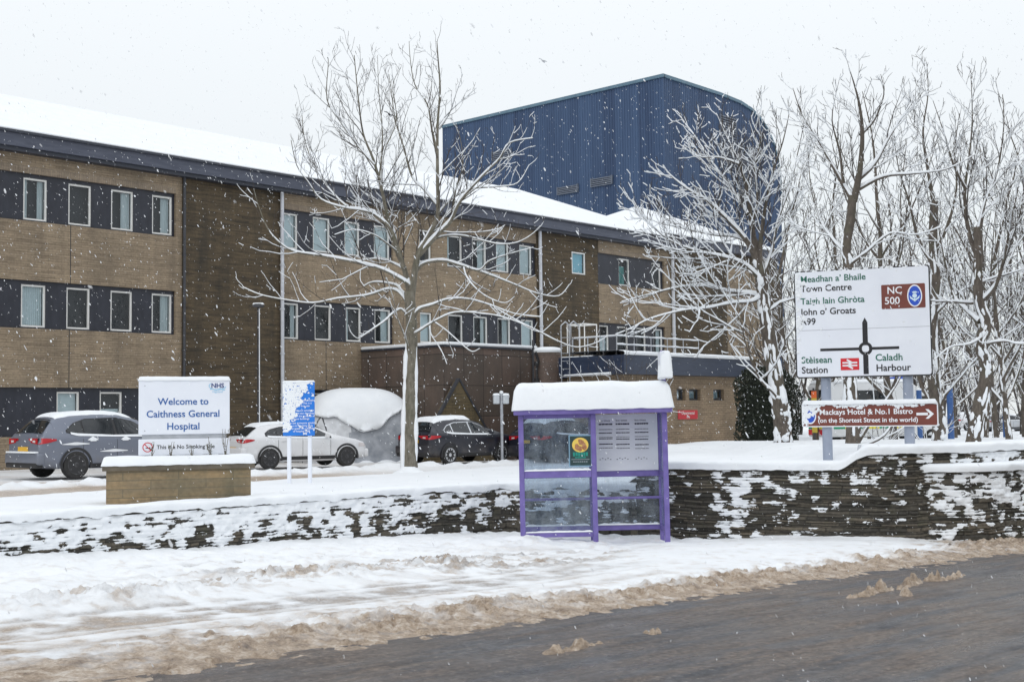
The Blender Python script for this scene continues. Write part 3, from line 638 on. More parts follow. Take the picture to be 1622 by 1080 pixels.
MB().lathe([(.50, 2.30), (.52, 2.38), (.46, 2.47), (.3, 2.5), (0, 2.51)], 28).build('snow_cap', SNOW, stair, True)
pp = MB().tube([(-.42, -.5, -3), (-.42, -.5, 1.7), (-.36, -.42, 2.0), (-.46, -.5, 2.3)], .05, 8)
for z in (.4, 1.2, 1.8): pp.tube([(-.42, -.5, z), (-.42, -.5, z+.15)], .085, 8)
pp.build('soil_pipe', BLACK, stair, True)

# ------------------------------------------------------------------ low brick building with the deep navy fascia
low = thing('kitchen_block', 'low buff brick building with deep navy fascia and three small square windows', 'building', tuple(fac(17.57, -9.93, 0)), TH); low.scale = (BS, BS, BS)
wl = MB(); wz = (.48, .90); ws = [(3.27, 3.83), (4.06, 4.82), (5.68, 6.42)]; e = 0
for a, b in ws: wl.box((e, 0, -3), (a, .3, 1.38)).box((a, 0, -3), (b, .3, wz[0])).box((a, 0, wz[1]), (b, .3, 1.38)); e = b
wl.box((e, 0, -3), (7.68, .3, 1.38)); wl.box((0, .3, -3), (.3, 2.5, 1.38)).box((7.38, .3, -3), (7.68, 9.9, 1.38)).box((.3, 2.2, -3), (2.2, 2.5, 1.38)).box((1.9, 2.5, -3), (2.2, 9.9, 1.38)); wl.build('wall', BRICK_LOW, low)
MB().box((.32, .32, -3), (7.36, 2.18, 1.37)).box((2.22, 2.182, -3), (7.36, 9.88, 1.37)).build('inner_wall', ROOM, low)
for a, b in ws:
    f = MB(); f.box((a, .14, wz[0]), (a+.06, .2, wz[1])).box((b-.06, .14, wz[0]), (b, .2, wz[1])).box((a+.06, .14, wz[0]), (b-.06, .2, wz[0]+.06)).box((a+.06, .14, wz[1]-.06), (b-.06, .2, wz[1]))
    w = f.build('window', DARK_MET, low); MB().box((a+.06, .16, wz[0]+.06), (b-.06, .17, wz[1]-.06)).build('pane', GLASS, w); MB().box((a+.2, .2, wz[0]+.08), (b-.16, .22, wz[1]-.1)).build('blind_and_sky_sheen', BLIND_SHEEN, w)
DKNAVY = noisy('dark_navy_fascia', (.018, .028, .055), (.032, .045, .08), 3, .3, stretch=(.5, .5, 3))
MB().box((-.35, -.35, 1.385), (7.9, 2.6, 2.05)).box((1.75, 2.602, 1.385), (7.9, 9.8, 2.048)).build('fascia', DKNAVY, low)
MB().box((1.7, 2.55, 2.05), (7.9, 9.8, 2.20)).build('snow_cap', SNOW, low, True, .04)
V = []; nx_ = 80
xs = np.linspace(-.38, 7.93, nx_); rows = []
for i, (off, h) in enumerate(((-.38, 0), (-.42, .06), (-.36, .13), (-.1, .16), (1.5, .18), (2.68, .15))):
    rows.append(np.stack([xs, off+0*xs, 2.055+h+(.03*(fbm(xs*2, xs*0+i, 5, 3)-.5) if h else 0*xs)], -1))
link('snow_cap', npmesh('snow_cap', np.stack(rows, 1).reshape(-1, 3), gridfaces(nx_, 6), True), SNOW, low)
V = [(-.36, 0.2, 1.36), (-.36, 2.3, 1.36), (-.48, 2.3, 1.40), (-.50, .2, 1.41), (-.36, .2, 1.47), (-.36, 2.3, 1.44)]
MB().add(V, [(0, 1, 2, 3), (3, 2, 5, 4), (0, 3, 4), (1, 5, 2)]).build('snow_ledge', SNOW, low)
rl = MB()
for x in np.linspace(.1, 5.2, 6): rl.tube([(x, .3, 2.1), (x, .3, 2.75)], .015, 6)
for z in (2.45, 2.75): rl.tube([(.1, .3, z), (5.2, .3, z)], .015, 6)
for y in np.linspace(.9, 2.3, 3): rl.tube([(.1, y, 2.1), (.1, y, 2.75)], .022, 6)
rl.tube([(.1, .3, 2.75), (.1, 2.3, 2.75)], .022, 6); h_ = rl.build('roof_handrail', GREY_MET, low)
sr = MB()
for z in (2.475, 2.775): sr.tube([(.1+.3*i, .3, z+.012*math.sin(i*2.3)) for i in range(18)], [.022+.010*math.sin(i*1.7) for i in range(18)], 6)
sr.tube([(.1, .3, 2.775), (.1, 1.2, 2.77), (.1, 2.3, 2.775)], .022, 6); sr.build('snow', SNOW, h_, True)
ld = MB()
for dx in (0, .38): ld.tube([(-.45, 2.0+dx, -2.5), (-.45, 2.0+dx, 3.2), (-.2, 2.0+dx, 3.35), (.1, 2.0+dx, 3.2), (.1, 2.0+dx, 2.1)], .025, 6)
for k in range(18): ld.tube([(-.45, 2.0, -2+.28*k), (-.45, 2.38, -2+.28*k)], .014, 5)
ld.build('ladder', GREY_MET, low)
cr = MB()
for x, y in ((.05, 1.7), (.75, 1.7), (.05, 2.5), (.75, 2.5)): cr.tube([(x, y, 2.1), (x, y, 3.25)], .022, 6)
cr.tube([(.05, 1.7, 3.25), (.75, 1.7, 3.25), (.75, 2.5, 3.25), (.05, 2.5, 3.25), (.05, 1.7, 3.25)], .026, 6).build('guard_frame', WHITE, low)
rs = thing('notice_board', 'small red notice with white lettering on the buff brick wall', 'sign', tuple(fac(17.57+3.3, -9.96, -.05)), TH); rs.scale = (BS, BS, BS)
MB().box((0, 0, -.165), (1.25, .025, .165)).build('board', noisy('red_sign', (.48, .02, .035), (.58, .03, .045), 3, .4), rs)
lettering([('Departmental', .15, .625, .015, 'CENTER'), ('only', .13, .625, -.12, 'CENTER')], WHITE, rs, -.004)
# ------------------------------------------------------------------ bus shelter
def m_purple():
    m = mat('purple_paint', (.16, .11, .46), .4); t = NT(m); v = t.coord()
    t.col(t.ramp(t.noise(v, 5, 5), [(.3, (.12, .092, .30)), (.7, (.19, .148, .42))]))
    return m
PURPLE = m_purple()
def m_shglass():
    m = m_glass('scratched_glass', .0, (.80, .84, .88), .06); t = m.node_tree; out = [n for n in t.nodes if n.type == 'OUTPUT_MATERIAL'][0]; prev = out.inputs[0].links[0].from_socket; [setattr(n.inputs[1], 'default_value', .3) for n in t.nodes if n.type == 'MATH' and n.operation == 'MULTIPLY_ADD']
    d = t.nodes.new('ShaderNodeBsdfDiffuse'); d.inputs[0].default_value = (.55, .6, .64, 1); tc_ = t.nodes.new('ShaderNodeTexCoord'); mp = t.nodes.new('ShaderNodeMapping'); mp.inputs['Scale'].default_value = (1, 1, .6); t.links.new(tc_.outputs['Object'], mp.inputs[0])
    n = t.nodes.new('ShaderNodeTexNoise'); n.inputs['Scale'].default_value = 4.5; n.inputs['Detail'].default_value = 7; n.inputs['Roughness'].default_value = .7; t.links.new(mp.outputs[0], n.inputs['Vector'])
    r = t.nodes.new('ShaderNodeValToRGB'); r.color_ramp.elements[0].position = .40; r.color_ramp.elements[0].color = (.015,)*3+(1,); r.color_ramp.elements[1].position = .72; r.color_ramp.elements[1].color = (.24,)*3+(1,)
    t.links.new(n.outputs['Fac'], r.inputs[0]); x = t.nodes.new('ShaderNodeMixShader'); t.links.new(r.outputs[0], x.inputs[0]); t.links.new(prev, x.inputs[1]); t.links.new(d.outputs[0], x.inputs[2]); t.links.new(x.outputs[0], out.inputs[0]); return m
SHGLASS = m_shglass()
def snow_slab(name, x0, x1, y0, y1, z0, h, parent, seed=1, n=60, k=22, over=.03, edge=.16):
    """rounded slab of settled snow"""
    us = np.linspace(-1, 1, n); vs = np.linspace(-1, 1, k); U, Vv = np.meshgrid(us, vs, indexing='ij')
    W, D = (x1-x0)/2+over, (y1-y0)/2+over
    ex = np.clip((1-np.abs(U))*W/edge, 0, 1); ey = np.clip((1-np.abs(Vv))*D/edge, 0, 1)
    prof = lambda t: np.sqrt(np.clip(1-(1-t)**2.6, 0, 1))
    X = (x0+x1)/2+U*W; Y = (y0+y1)/2+Vv*D
    Z = z0+h*prof(ex)*prof(ey)*(1+.10*(fbm(X*1.5, Y*1.5, seed, 3)-.5))+.012*(fbm(X*9, Y*9, seed+1, 3)-.5)
    pin = .05*(1-prof(np.minimum(ex, ey)))
    Zb = np.full_like(Z, z0-.005)-.02*(fbm(X*7, Y*7, seed+4, 2))
    V = np.concatenate([np.stack([X, Y, Z], -1).reshape(-1, 3), np.stack([X, Y, np.minimum(Zb, Z)], -1).reshape(-1, 3)]); F = gridfaces(n, k); m = n*k
    i = np.arange(m).reshape(n, k); rim = np.concatenate([i[:, 0], i[-1, 1:], i[-2::-1, -1], i[0, -2:0:-1]]); rn = np.roll(rim, -1)
    F = np.concatenate([F, F[:, ::-1]+m, np.stack([rim, rim+m, rn+m, rn], 1)])
    return link(name, npmesh(name, V, F, True), SNOW, parent)
sh = thing('bus_shelter', 'purple framed glass bus shelter with a thick slab of snow on its roof', 'bus shelter', (.10, 20.8, -2.10), 0, tilt=-.008)
for x in (0, 1.19, 2.365): MB().box((x, 0, -.35), (x+.085, .085, 2.1)).build('post', PURPLE, sh, bevel=.008)
for x in (.005, 1.195, 2.37): MB().box((x, .72, -.35), (x+.07, .79, 2.1)).build('post', PURPLE, sh, bevel=.008)
MB().box((-.075, -.14, 2.1), (2.53, .9, 2.205)).build('roof', PURPLE, sh, bevel=.02)
snow_slab('snow_slab', -.075, 2.53, -.14, .9, 2.19, .44, sh, 3, edge=.2)
for a, b in (((.086, .01, 1.07), (1.189, .075, 1.18)), ((.086, .015, .10), (1.189, .07, .175)), ((.086, .02, 2.04), (1.189, .065, 2.099))): MB().box(a, b).build('glazing_rail', PURPLE, sh, bevel=.006)
for a, b in ((.076, 1.194), (1.266, 2.369)):
    for z0, z1 in ((.13, .215), (1.03, 1.13)): MB().box((a, .73, z0), (b, .78, z1)).build('rear_rail', PURPLE, sh, bevel=.006)
for z0, z1 in ((.14, .21), (1.03, 1.12)): MB().box((2.375, .086, z0), (2.435, .719, z1)).build('side_rail', PURPLE, sh, bevel=.006)
pr_ = MB().tube([(.03, .60, .68), (2.41, .60, .68)], .022, 8)
for x in (.3, 1.2, 2.1): pr_.tube([(x, .60, .68), (x, .74, .66)], .014, 6)
pr_.build('perch_rail', PURPLE, sh, True)
MB().box((.086, .037, 1.18), (1.189, .045, 2.04)).build('pane', SHGLASS, sh); MB().box((.086, .037, .175), (1.189, .045, 1.07)).build('pane', SHGLASS, sh)
for a, b in ((.076, 1.194), (1.266, 2.369)):
    MB().box((a, .75, .215), (b, .757, 1.03)).build('pane', SHGLASS, sh)
MB().box((.076, .75, 1.13), (1.194, .757, 2.09)).build('pane', SHGLASS, sh)
MB().box((2.40, .086, .21), (2.407, .719, 1.03)).build('pane', SHGLASS, sh); MB().box((2.40, .086, 1.12), (2.407, .719, 2.09)).build('pane', SHGLASS, sh)
tt = MB().box((1.27, .70, 1.135), (2.365, .735, 2.085)).build('timetable_panel', noisy('frosty_panel', (.62, .64, .70), (.72, .74, .79), 2, .3), sh)
tm = MB(); r8 = random.Random(5)
for c, x in enumerate((1.37, 1.66, 1.98)):
    for k, (z, h) in enumerate(((1.92, .024), (1.83, .008), (1.772, .015), (1.70, .006), (1.675, .014), (1.585, .016), (1.52, .008))):
        xx = x
        while xx < x+.225:
            w = r8.uniform(.02, .06); tm.box((xx, .694, z-h/2-.01*c*(k > 3)), (min(xx+w, x+.23), .6995, z+h/2-.01*c*(k > 3))); xx += w+r8.uniform(.002, .007)
    for k in range(5): tm.box((x+.045*k, .694, 1.32+.02*(k % 2)), (x+.045*k+.02, .6995, 1.33+.02*(k % 2)))
tm.build('lettering', mat('timetable_ink', (.03, .03, .06), .6), tt)
lettering([('bus times', .05, 1.37, 1.965, 'LEFT'), ('bus times', .05, 1.66, 1.965, 'LEFT'), ('bus times', .05, 1.98, 1.965, 'LEFT')], mat('timetable_grey', (.12, .12, .16), .6), tt, .694, .0)
fp = MB().tube([(2.41, .05, 2.2), (2.41, .05, 3.12)], .042, 10); fl = fp.build('flag_pole', PURPLE, sh, True)
fs = MB().box((2.345, -.16, 2.64), (2.42, .20, 3.10)).build('flag_sign', WHITE_S, sh, bevel=.01)
snow_slab('snow_crust', 2.335, 2.545, -.19, .22, 2.68, .43, fs, 8, 14, 14, 0, .06)
lb = MB()
for a, b, yy, zz, sd_ in ((.09, 1.18, -.01, 1.18, 1), (.09, 1.18, .72, .215, 2), (1.28, 2.36, .70, .215, 3), (.09, 1.18, .0, .175, 4)):
    xs = np.linspace(a, b, 50); hh = .014+.03*fbm(xs*9, xs*0, sd_, 3)*np.minimum(1, np.minimum(xs-a, b-xs)/.04)
    V = []
    for x, h in zip(xs, hh): V += [(x, yy+.012, zz+.002), (x, yy+.02, zz+h), (x, yy+.07, zz+h*.9), (x, yy+.075, zz+.002)]
    lb.add(V, [(4*i+j, 4*i+4+j, 4*i+5+j, 4*i+1+j) for i in range(49) for j in range(3)])
lb.build('ledge_snow', SNOW, sh, True)
po = thing('poster', 'small dark poster with a yellow disc and green title stuck on the shelter glass', 'poster', (.10+.83, 20.83, -2.1+1.27))
MB().box((-.02, 0, -.02), (.36, .004, .50)).build('backing', mat('poster_border', (.20, .34, .46), .3), po)
MB().box((0, -.003, 0), (.34, -.0005, .48)).build('sheet', noisy('poster_dark', (.012, .03, .035), (.03, .07, .07), 12, .3), po)
V = [(.17+.135*math.cos(t), -.005, .335+.12*math.sin(t)) for t in np.linspace(0, 2*math.pi, 33)[:-1]]
MB().add(V, [tuple(range(32))]).build('disc', noisy('poster_yellow', (.75, .62, .12), (.85, .50, .10), 20, .3), po)
bl = MB()
for cx_, cz_, rx, rz, sd_ in ((.18, .38, .045, .05, 1), (.12, .30, .045, .05, 2), (.235, .31, .04, .055, 3), (.17, .27, .03, .04, 4)):
    V = [(cx_+rx*math.cos(t)*(1+.2*math.sin(3*t+sd_)), -.0065-.0002*sd_, cz_+rz*math.sin(t)*(1+.2*math.cos(2*t+sd_))) for t in np.linspace(0, 2*math.pi, 25)[:-1]]; bl.add(V, [tuple(range(24))])
bl.build('figure_shapes', noisy('poster_brown', (.25, .09, .03), (.5, .26, .14), 25, .4), po)
gm = MB()
for i in range(6): gm.box((.05+.042*i, -.005, .15+.006*(i % 2)), (.05+.042*i+.033, -.0035, .215))
gm.box((.08, -.005, .12), (.26, -.0035, .138)); gm.build('title', mat('poster_green', (.01, .26, .20), .4), po)
gm = MB().box((.02, -.005, .095), (.32, -.0035, .101))
for i in range(7): gm.box((.05+.035*i, -.005, .055), (.05+.035*i+.024, -.0035, .066))
gm.build('small_print', mat('poster_print', (.4, .45, .5), .5), po)

# ------------------------------------------------------------------ direction sign and hotel sign
def rrect(x0, x1, z0, z1, r, n=6):
    out = []
    for cx_, cz_, a0 in ((x1-r, z0+r, -90), (x1-r, z1-r, 0), (x0+r, z1-r, 90), (x0+r, z0+r, 180)):
        for k in range(n+1): t = math.radians(a0+90*k/n); out.append((cx_+r*math.cos(t), cz_+r*math.sin(t)))
    return out
def flat(poly, y): return [(p[0], y, p[1]) for p in poly]
def crust(parent, fn, bounds, n, seed, name='snow_patches', y=-.004, rmin=.012, rmax=.05):
    """irregular lumps of wet snow stuck to a sign face; fn(x, z) gives the chance 0..1"""
    r = random.Random(seed); mb = MB(); x0, x1, z0, z1 = bounds
    for _ in range(n):
        x, z = r.uniform(x0, x1), r.uniform(z0, z1)
        if r.random() > fn(x, z): continue
        rx, rz = r.uniform(rmin, rmax), r.uniform(rmin, rmax)*.8; m = 9; ph = r.random()*6; V = [(x, y-.4*min(rx, rz), z)]
        for ring, dy in ((.62, .26), (1, 0.)):
            for i in range(m):
                t = 2*math.pi*i/m+ph; q = 1+.3*math.sin(3*t+ph)+r.uniform(-.12, .12)
                V.append((min(max(x+rx*ring*q*math.cos(t), x0), x1), y-dy*min(rx, rz), min(max(z+rz*ring*q*math.sin(t), z0), z1)))
        mb.add(V, [(0, 1+i, 1+(i+1) % m) for i in range(m)]+[(1+i, 1+m+i, 1+m+(i+1) % m, 1+(i+1) % m) for i in range(m)])
    return mb.build(name, SNOW, parent, True) if mb.v else None
SGN_RZ = -.38
cpos = at(1365, 510, 22.3)
sg = thing('direction_sign', 'large white roundabout direction sign in Gaelic and English on two grey posts', 'road sign', (cpos[0], 22.3, 0), SGN_RZ)
SX0, SX1, SZ0, SZ1 = -1.17, 1.17, .60, 2.53
for x, zb in ((-.67, -1.2), (.74, -1.0)): MB().tube([(x, .14, zb), (x, .14, 2.45)], .088, 20).build('post', noisy('blue_grey_post', (.26, .30, .38), (.33, .37, .46), 4, .45), sg, True)
MB().prism(rrect(SX0, SX1, SZ0, SZ1, .05), 0, .035).build('edge', BLACK, sg)
pn = MB().add(flat(rrect(SX0+.022, SX1-.022, SZ0+.022, SZ1-.022, .04), -.003), [tuple(range(28))]).build('face', WHITE_S, sg)
BLK = mat('sign_black', (.012, .012, .016), .4); GRN = mat('sign_green', (.012, .125, .085), .4); BRW = noisy('sign_brown', (.15, .035, .025), (.19, .05, .035), 5, .4); RED = mat('sign_red', (.62, .02, .03), .4); BLU = mat('sign_blue', (.015, .08, .52), .4); WHT = mat('sign_white', (.82, .83, .86), .4)
def sp(zx, zy):
    x = (zx-452)/725*2.34; top = 105-.066*(zx-90); bot = 672-.024*(zx-90); return x, SZ0+(bot-zy)/(bot-top)*1.93
def L_(s, zx, zy, size): x, z = sp(zx, zy); return (s, size, x, z, 'LEFT')
lettering([L_("Meadhan a\u2019 Bhaile", 126, 163, .158), L_('Taigh Iain Ghr\u00f2ta', 124, 280, .158), L_('St\u00e8isean', 120, 592, .165), L_('Caladh', 518, 577, .168)], GRN, sg, -.006, .018)
lettering([L_('Town Centre', 126, 214, .162), L_("John o\u2019 Groats", 124, 337, .162), L_('A99', 120, 389, .165), L_('Station', 120, 645, .165), L_('Harbour', 520, 632, .168)], BLK, sg, -.006, .018)
ar = MB(); cx0, cz0 = sp(468, 512); t0 = np.linspace(0, 2*math.pi, 41)
def quad(x0, x1, z0, z1): ar.add([(x0, -.006, z0), (x1, -.006, z0), (x1, -.006, z1), (x0, -.006, z1)], [(0, 1, 2, 3)])
xa, za = sp(468, 372); xb, zb = sp(468, 648); quad(cx0-.044, cx0+.044, cz0+.06, za); quad(cx0-.044, cx0+.044, zb, cz0-.06)
xl, _ = sp(225, 523); xr, _ = sp(645, 507); quad(xl, cx0-.06, cz0-.024, cz0+.024); quad(cx0+.06, xr, cz0-.024, cz0+.024)
ar.add([(cx0-.044, -.006, za+.001), (cx0+.044, -.006, za+.001), (cx0, -.006, za+.085)], [(0, 1, 2)])
for k in range(40):
    a, b = t0[k], t0[k+1]; ar.add([(cx0+r*math.cos(t), -.0065, cz0+r*math.sin(t)) for r, t in ((.066, a), (.118, a), (.118, b), (.066, b))], [(0, 1, 2, 3)])
ar.build('roundabout_symbol', BLK, sg)
x0, z0 = sp(104, 420); x1, z1 = sp(810, 382)
MB().box((SX0+.03, -.005, z0-.004), (SX1-.03, -.0032, z0+.004)).build('panel_seam', mat('seam_grey', (.4, .41, .45), .5), sg)
x0, z0 = sp(560, 301); x1, z1 = sp(788, 158)
bd = MB().add(flat(rrect(x0, x1, z0, z1, .02), -.006), [tuple(range(28))]).build('brown_panel', BRW, sg)
lettering([('NC', .175, x0+.095, z0+.265, 'LEFT'), ('500', .175, x0+.05, z0+.085, 'LEFT')], WHT, bd, -.009, .012)
ox, oz = x0+.56, (z0+z1)/2
def ell(rx, rz, y, n=32): return [(ox+rx*math.cos(t), y, oz+rz*math.sin(t)) for t in np.linspace(0, 2*math.pi, n+1)[:-1]]
MB().add(ell(.125, .195, -.009), [tuple(range(32))]).build('badge_rim', WHT, bd); MB().add(ell(.105, .172, -.011), [tuple(range(32))]).build('badge', BLU, bd)
th_ = MB()
def poly(ps, y=-.013): th_.add([(ox+a, y, oz+b) for a, b in ps], [tuple(range(len(ps)))])
poly([(-.045, .075), (-.03, .045), (.03, .045), (.045, .075), (.02, .068), (.012, .088), (0, .07), (-.012, .088), (-.02, .068)])
poly([(.04*math.cos(t), .0+.038*math.sin(t)) for t in np.linspace(0, 6.283, 17)[:-1]])
poly([(-.012, -.04), (.012, -.04), (.012, -.10), (-.012, -.10)]); poly([(-.014, -.09), (-.075, -.045), (-.085, .01), (-.055, -.025), (-.014, -.055)]); poly([(.014, -.09), (.014, -.055), (.055, -.025), (.085, .01), (.075, -.045)])
th_.build('thistle_emblem', mat('badge_white', (.62, .78, .88), .4), bd)
x0, z0 = sp(333, 628); x1, z1 = sp(432, 562)
rd_ = MB().add(flat(rrect(x0, x1, z0, z1, .008), -.006), [tuple(range(28))]).build('railway_panel', RED, sg)
w_, h_ = x1-x0, z1-z0; am = MB()
def stroke(ps, wd, y=-.009):
    for (xa, za), (xb, zb) in zip(ps[:-1], ps[1:]):
        d = math.hypot(xb-xa, zb-za); nx_, nz_ = -(zb-za)/d*wd/2, (xb-xa)/d*wd/2; am.add([(xa-nx_, y, za-nz_), (xb-nx_, y, zb-nz_), (xb+nx_, y, zb+nz_), (xa+nx_, y, za+nz_)], [(0, 1, 2, 3)])
g = lambda u, v: (x0+u*w_, z0+v*h_)
stroke([g(.10, .38), g(.90, .38)], .026); stroke([g(.10, .62), g(.90, .62)], .026, -.0092)
stroke([g(.34, .88), g(.62, .62), g(.38, .38), g(.66, .12)], .030, -.0094); am.build('double_arrow', WHT, rd_)
crust(sg, lambda x, z: (x < SX0+.12+.07*math.sin(z*9)+.05*math.sin(z*31)) if z > 1.5 else .12*(x < SX0+.12), (SX0+.02, SX0+.5, SZ0+.03, SZ1-.03), 700, 4)
crust(sg, lambda x, z: max(0, 1-(x-SX0)/.8)*(.55 if z > 1.45 else .12), (SX0+.02, SX1-.03, SZ0+.03, SZ1-.03), 260, 14, y=-.007, rmin=.006, rmax=.022)
crust(sg, lambda x, z: 1, (SX0, SX1, SZ1-.04, SZ1+.012), 90, 5, y=-.002, rmin=.008, rmax=.03)
hs = thing('hotel_sign', 'brown hotel direction sign with white arrow, snow along its top, under the roundabout sign', 'road sign', (cpos[0], 22.3, 0), SGN_RZ)
HX0, HX1, HZ0, HZ1 = -1.09, 1.235, -.275, .145
MB().prism(rrect(HX0, HX1, HZ0, HZ1, .035), .001, .03).build('edge', WHT, hs); MB().add(flat(rrect(HX0+.02, HX1-.02, HZ0+.02, HZ1-.02, .02), -.002), [tuple(range(28))]).build('face', BRW, hs)
lettering([('Mackays Hotel & No.1 Bistro', .134, HX0+.31, -.055, 'LEFT'), ('(on the Shortest Street in the world)', .114, HX0+.28, -.195, 'LEFT')], WHT, hs, -.005, .017)
am = MB(); ax = HX1-.36
am.add([(ax, -.005, -.085), (ax+.19, -.005, -.085), (ax+.19, -.005, -.04), (ax, -.005, -.04)], [(0, 1, 2, 3)])
am.add([(ax+.15, -.006, -.145), (ax+.20, -.006, -.145), (ax+.29, -.006, -.0625), (ax+.20, -.006, .02), (ax+.15, -.006, .02), (ax+.225, -.006, -.0625)], [(0, 1, 2, 5), (2, 3, 4, 5)]); am.build('arrow', WHT, hs)
ox, oz = HX0+.15, -.07; bd = MB().add(ell(.105, .15, -.005), [tuple(range(32))]).build('badge_rim', WHT, hs); MB().add(ell(.085, .125, -.007), [tuple(range(32))]).build('badge', BLU, bd)
def fh(x, z):
    lim = .085+.03*math.sin(x*7)+.02*math.sin(x*19)
    if x < HX0+.32: lim = -.20+.75*max(0, x-HX0-.0)-.02
    if x < HX0+.10: lim = -.26
    return 1. if z > lim else 0.
crust(hs, fh, (HX0+.005, HX1-.01, HZ0+.01, HZ1-.005), 1500, 9, y=-.009, rmin=.012, rmax=.035)
snow_slab('snow_cap', HX0+.01, HX1-.01, -.03, .05, HZ1-.012, .065, hs, 12, 70, 10, .0, .05)

# ------------------------------------------------------------------ hospital welcome sign on its brick plinth
PRZ = math.atan2(.67, 2.15)
pc = np.array([(-6.41-4.26)/2, (19.86+20.53)/2])
pl_ = thing('sign_plinth', 'brick plinth with flat dark coping and a thick snow cap, behind the low wall', 'plinth', (pc[0], pc[1], 0), PRZ)
MB().box((-1.10, 0, -1.6), (1.13, .62, -.79)).build('brickwork', BRICK_PLN, pl_)
MB().box((-1.16, -.05, -.788), (1.19, .67, -.70)).build('coping', noisy('plinth_coping', (.10, .085, .065), (.16, .135, .10), 6, .85, bump=.3), pl_)
snow_slab('snow_cap', -1.16, 1.19, -.05, .67, -.70, .13, pl_, 17, 60, 24, .02, .10)
wsn = thing('welcome_sign', 'white hospital welcome sign with blue lettering standing on the brick plinth', 'sign', (pc[0]+.02, pc[1]+.28, 0), PRZ)
MB().box((-.715, 0, -.235), (.715, .13, .655)).build('upper_box', WHITE_S, wsn, bevel=.012)
MB().box((-.715, .0, -.560), (.715, .12, -.305)).build('lower_box', WHITE_S, wsn, bevel=.01)
MB().box((-.66, .03, -.31), (.66, .09, -.23)).box((-.62, .03, -.70), (-.54, .09, -.555)).box((.54, .03, -.70), (.62, .09, -.555)).build('support', GREY_MET, wsn)
NHSB = mat('hospital_blue', (.025, .115, .36), .4); NHSD = mat('dark_blue_lettering', (.01, .04, .19), .4); LBL = mat('pale_blue_mark', (.30, .58, .78), .4)
lettering([('Welcome to', .155, -.02, .245, 'CENTER'), ('Caithness General', .155, -.02, .045, 'CENTER'), ('Hospital', .155, -.02, -.155, 'CENTER')], NHSB, wsn, -.004, .014)
lettering([('NHS', .105, .52, .515, 'CENTER')], NHSD, wsn, -.005, .022); lettering([('Highland', .047, .52, .435, 'CENTER')], LBL, wsn, -.004, .004)
am = MB(); stroke([(.52+.135*math.cos(t), .545+.062*math.sin(t)) for t in np.linspace(math.radians(140), math.radians(350), 20)], .012, -.0045)
stroke([(.40+.24*i/12, .487+.010*math.sin(i*1.0)) for i in range(13)], .014, -.0047); am.build('wave_mark', LBL, wsn)
lettering([('This is a No Smoking Site', .088, -.435, -.462, 'LEFT')], BLK, wsn, -.004, .010)
am = MB(); stroke([(-.575+.072*math.cos(t), -.432+.072*math.sin(t)) for t in np.linspace(0, 2*math.pi, 33)], .013, -.0045); stroke([(-.625, -.382), (-.525, -.482)], .013, -.0047); am.build('prohibition_ring', RED, wsn)
MB().box((-.605, -.0042, -.452), (-.55, -.0038, -.438)).box((-.547, -.0042, -.452), (-.535, -.0038, -.43)).build('cigarette_symbol', BLK, wsn)
bt = MB()
for x in (-.62, .60):
    for z in (-.17, .55): bt.tube([(x, -.004, z), (x, .01, z)], .010, 8)
bt.build('bolt', GREY_MET, wsn)
snow_slab('snow_cap', -.72, .72, -.005, .135, .645, .055, wsn, 21, 60, 12, .008, .05)
crust(wsn, lambda x, z: .25*(z > -.02), (-.6, .55, -.16, .35), 40, 31, y=-.005, rmin=.006, rmax=.016)
STALK = noisy('dry_stalk', (.09, .07, .045), (.15, .12, .07), 9, .9); WLEAF = noisy('weed_leaf', (.06, .085, .025), (.11, .11, .03), 9, .8)
def weed(x, h, seed, lab):
    M = Matrix.Rotation(PRZ, 4, 'Z'); p = Vector((pc[0], pc[1], -.62))+M @ Vector((x, .13, 0)); r = random.Random(seed)
    o = thing('weed', lab, 'plant', p); st, lf, sn_ = MB(), MB(), MB()
    for k in range(4):
        a = r.uniform(0, 6.28); hh = h*r.uniform(.5, 1); pts = [(0, 0, -.05), (.02*math.cos(a), .02*math.sin(a), hh*.4), (.05*math.cos(a), .03*math.sin(a), hh*.75), (.06*math.cos(a), .03*math.sin(a), hh)]
        st.tube(pts, [.006, .005, .004, .003], 5)
        for q in range(7):
            z = hh*r.uniform(.15, 1); b = r.uniform(0, 6.28); s = r.uniform(.015, .035); c = Vector((.05*math.cos(a)*z/hh, .03*math.sin(a)*z/hh, z)); d = Vector((math.cos(b), math.sin(b), .4))
            e = Vector((-math.sin(b), math.cos(b), 0)); (lf if r.random() < .6 else sn_).add([c, c+d*s+e*s*.5, c+d*s*2, c+d*s-e*s*.5], [(0, 1, 2, 3)])
    st.build('stem', STALK, o); lf.build('leaves', WLEAF, o)
    if sn_.v: sn_.build('snow', SNOW, o)
weed(-.42, .30, 1, 'single thin dry weed stalk before the left part of the white sign'); weed(-.12, .28, 2, 'dry weed stalk before the word Smoking on the white sign'); weed(.22, .22, 3, 'small green weed at the foot of the welcome sign'); weed(.50, .40, 4, 'weed before the right lower corner of the welcome sign'); weed(.74, .50, 5, 'tallest tuft of frosted weeds beside the welcome sign, right end of the plinth')

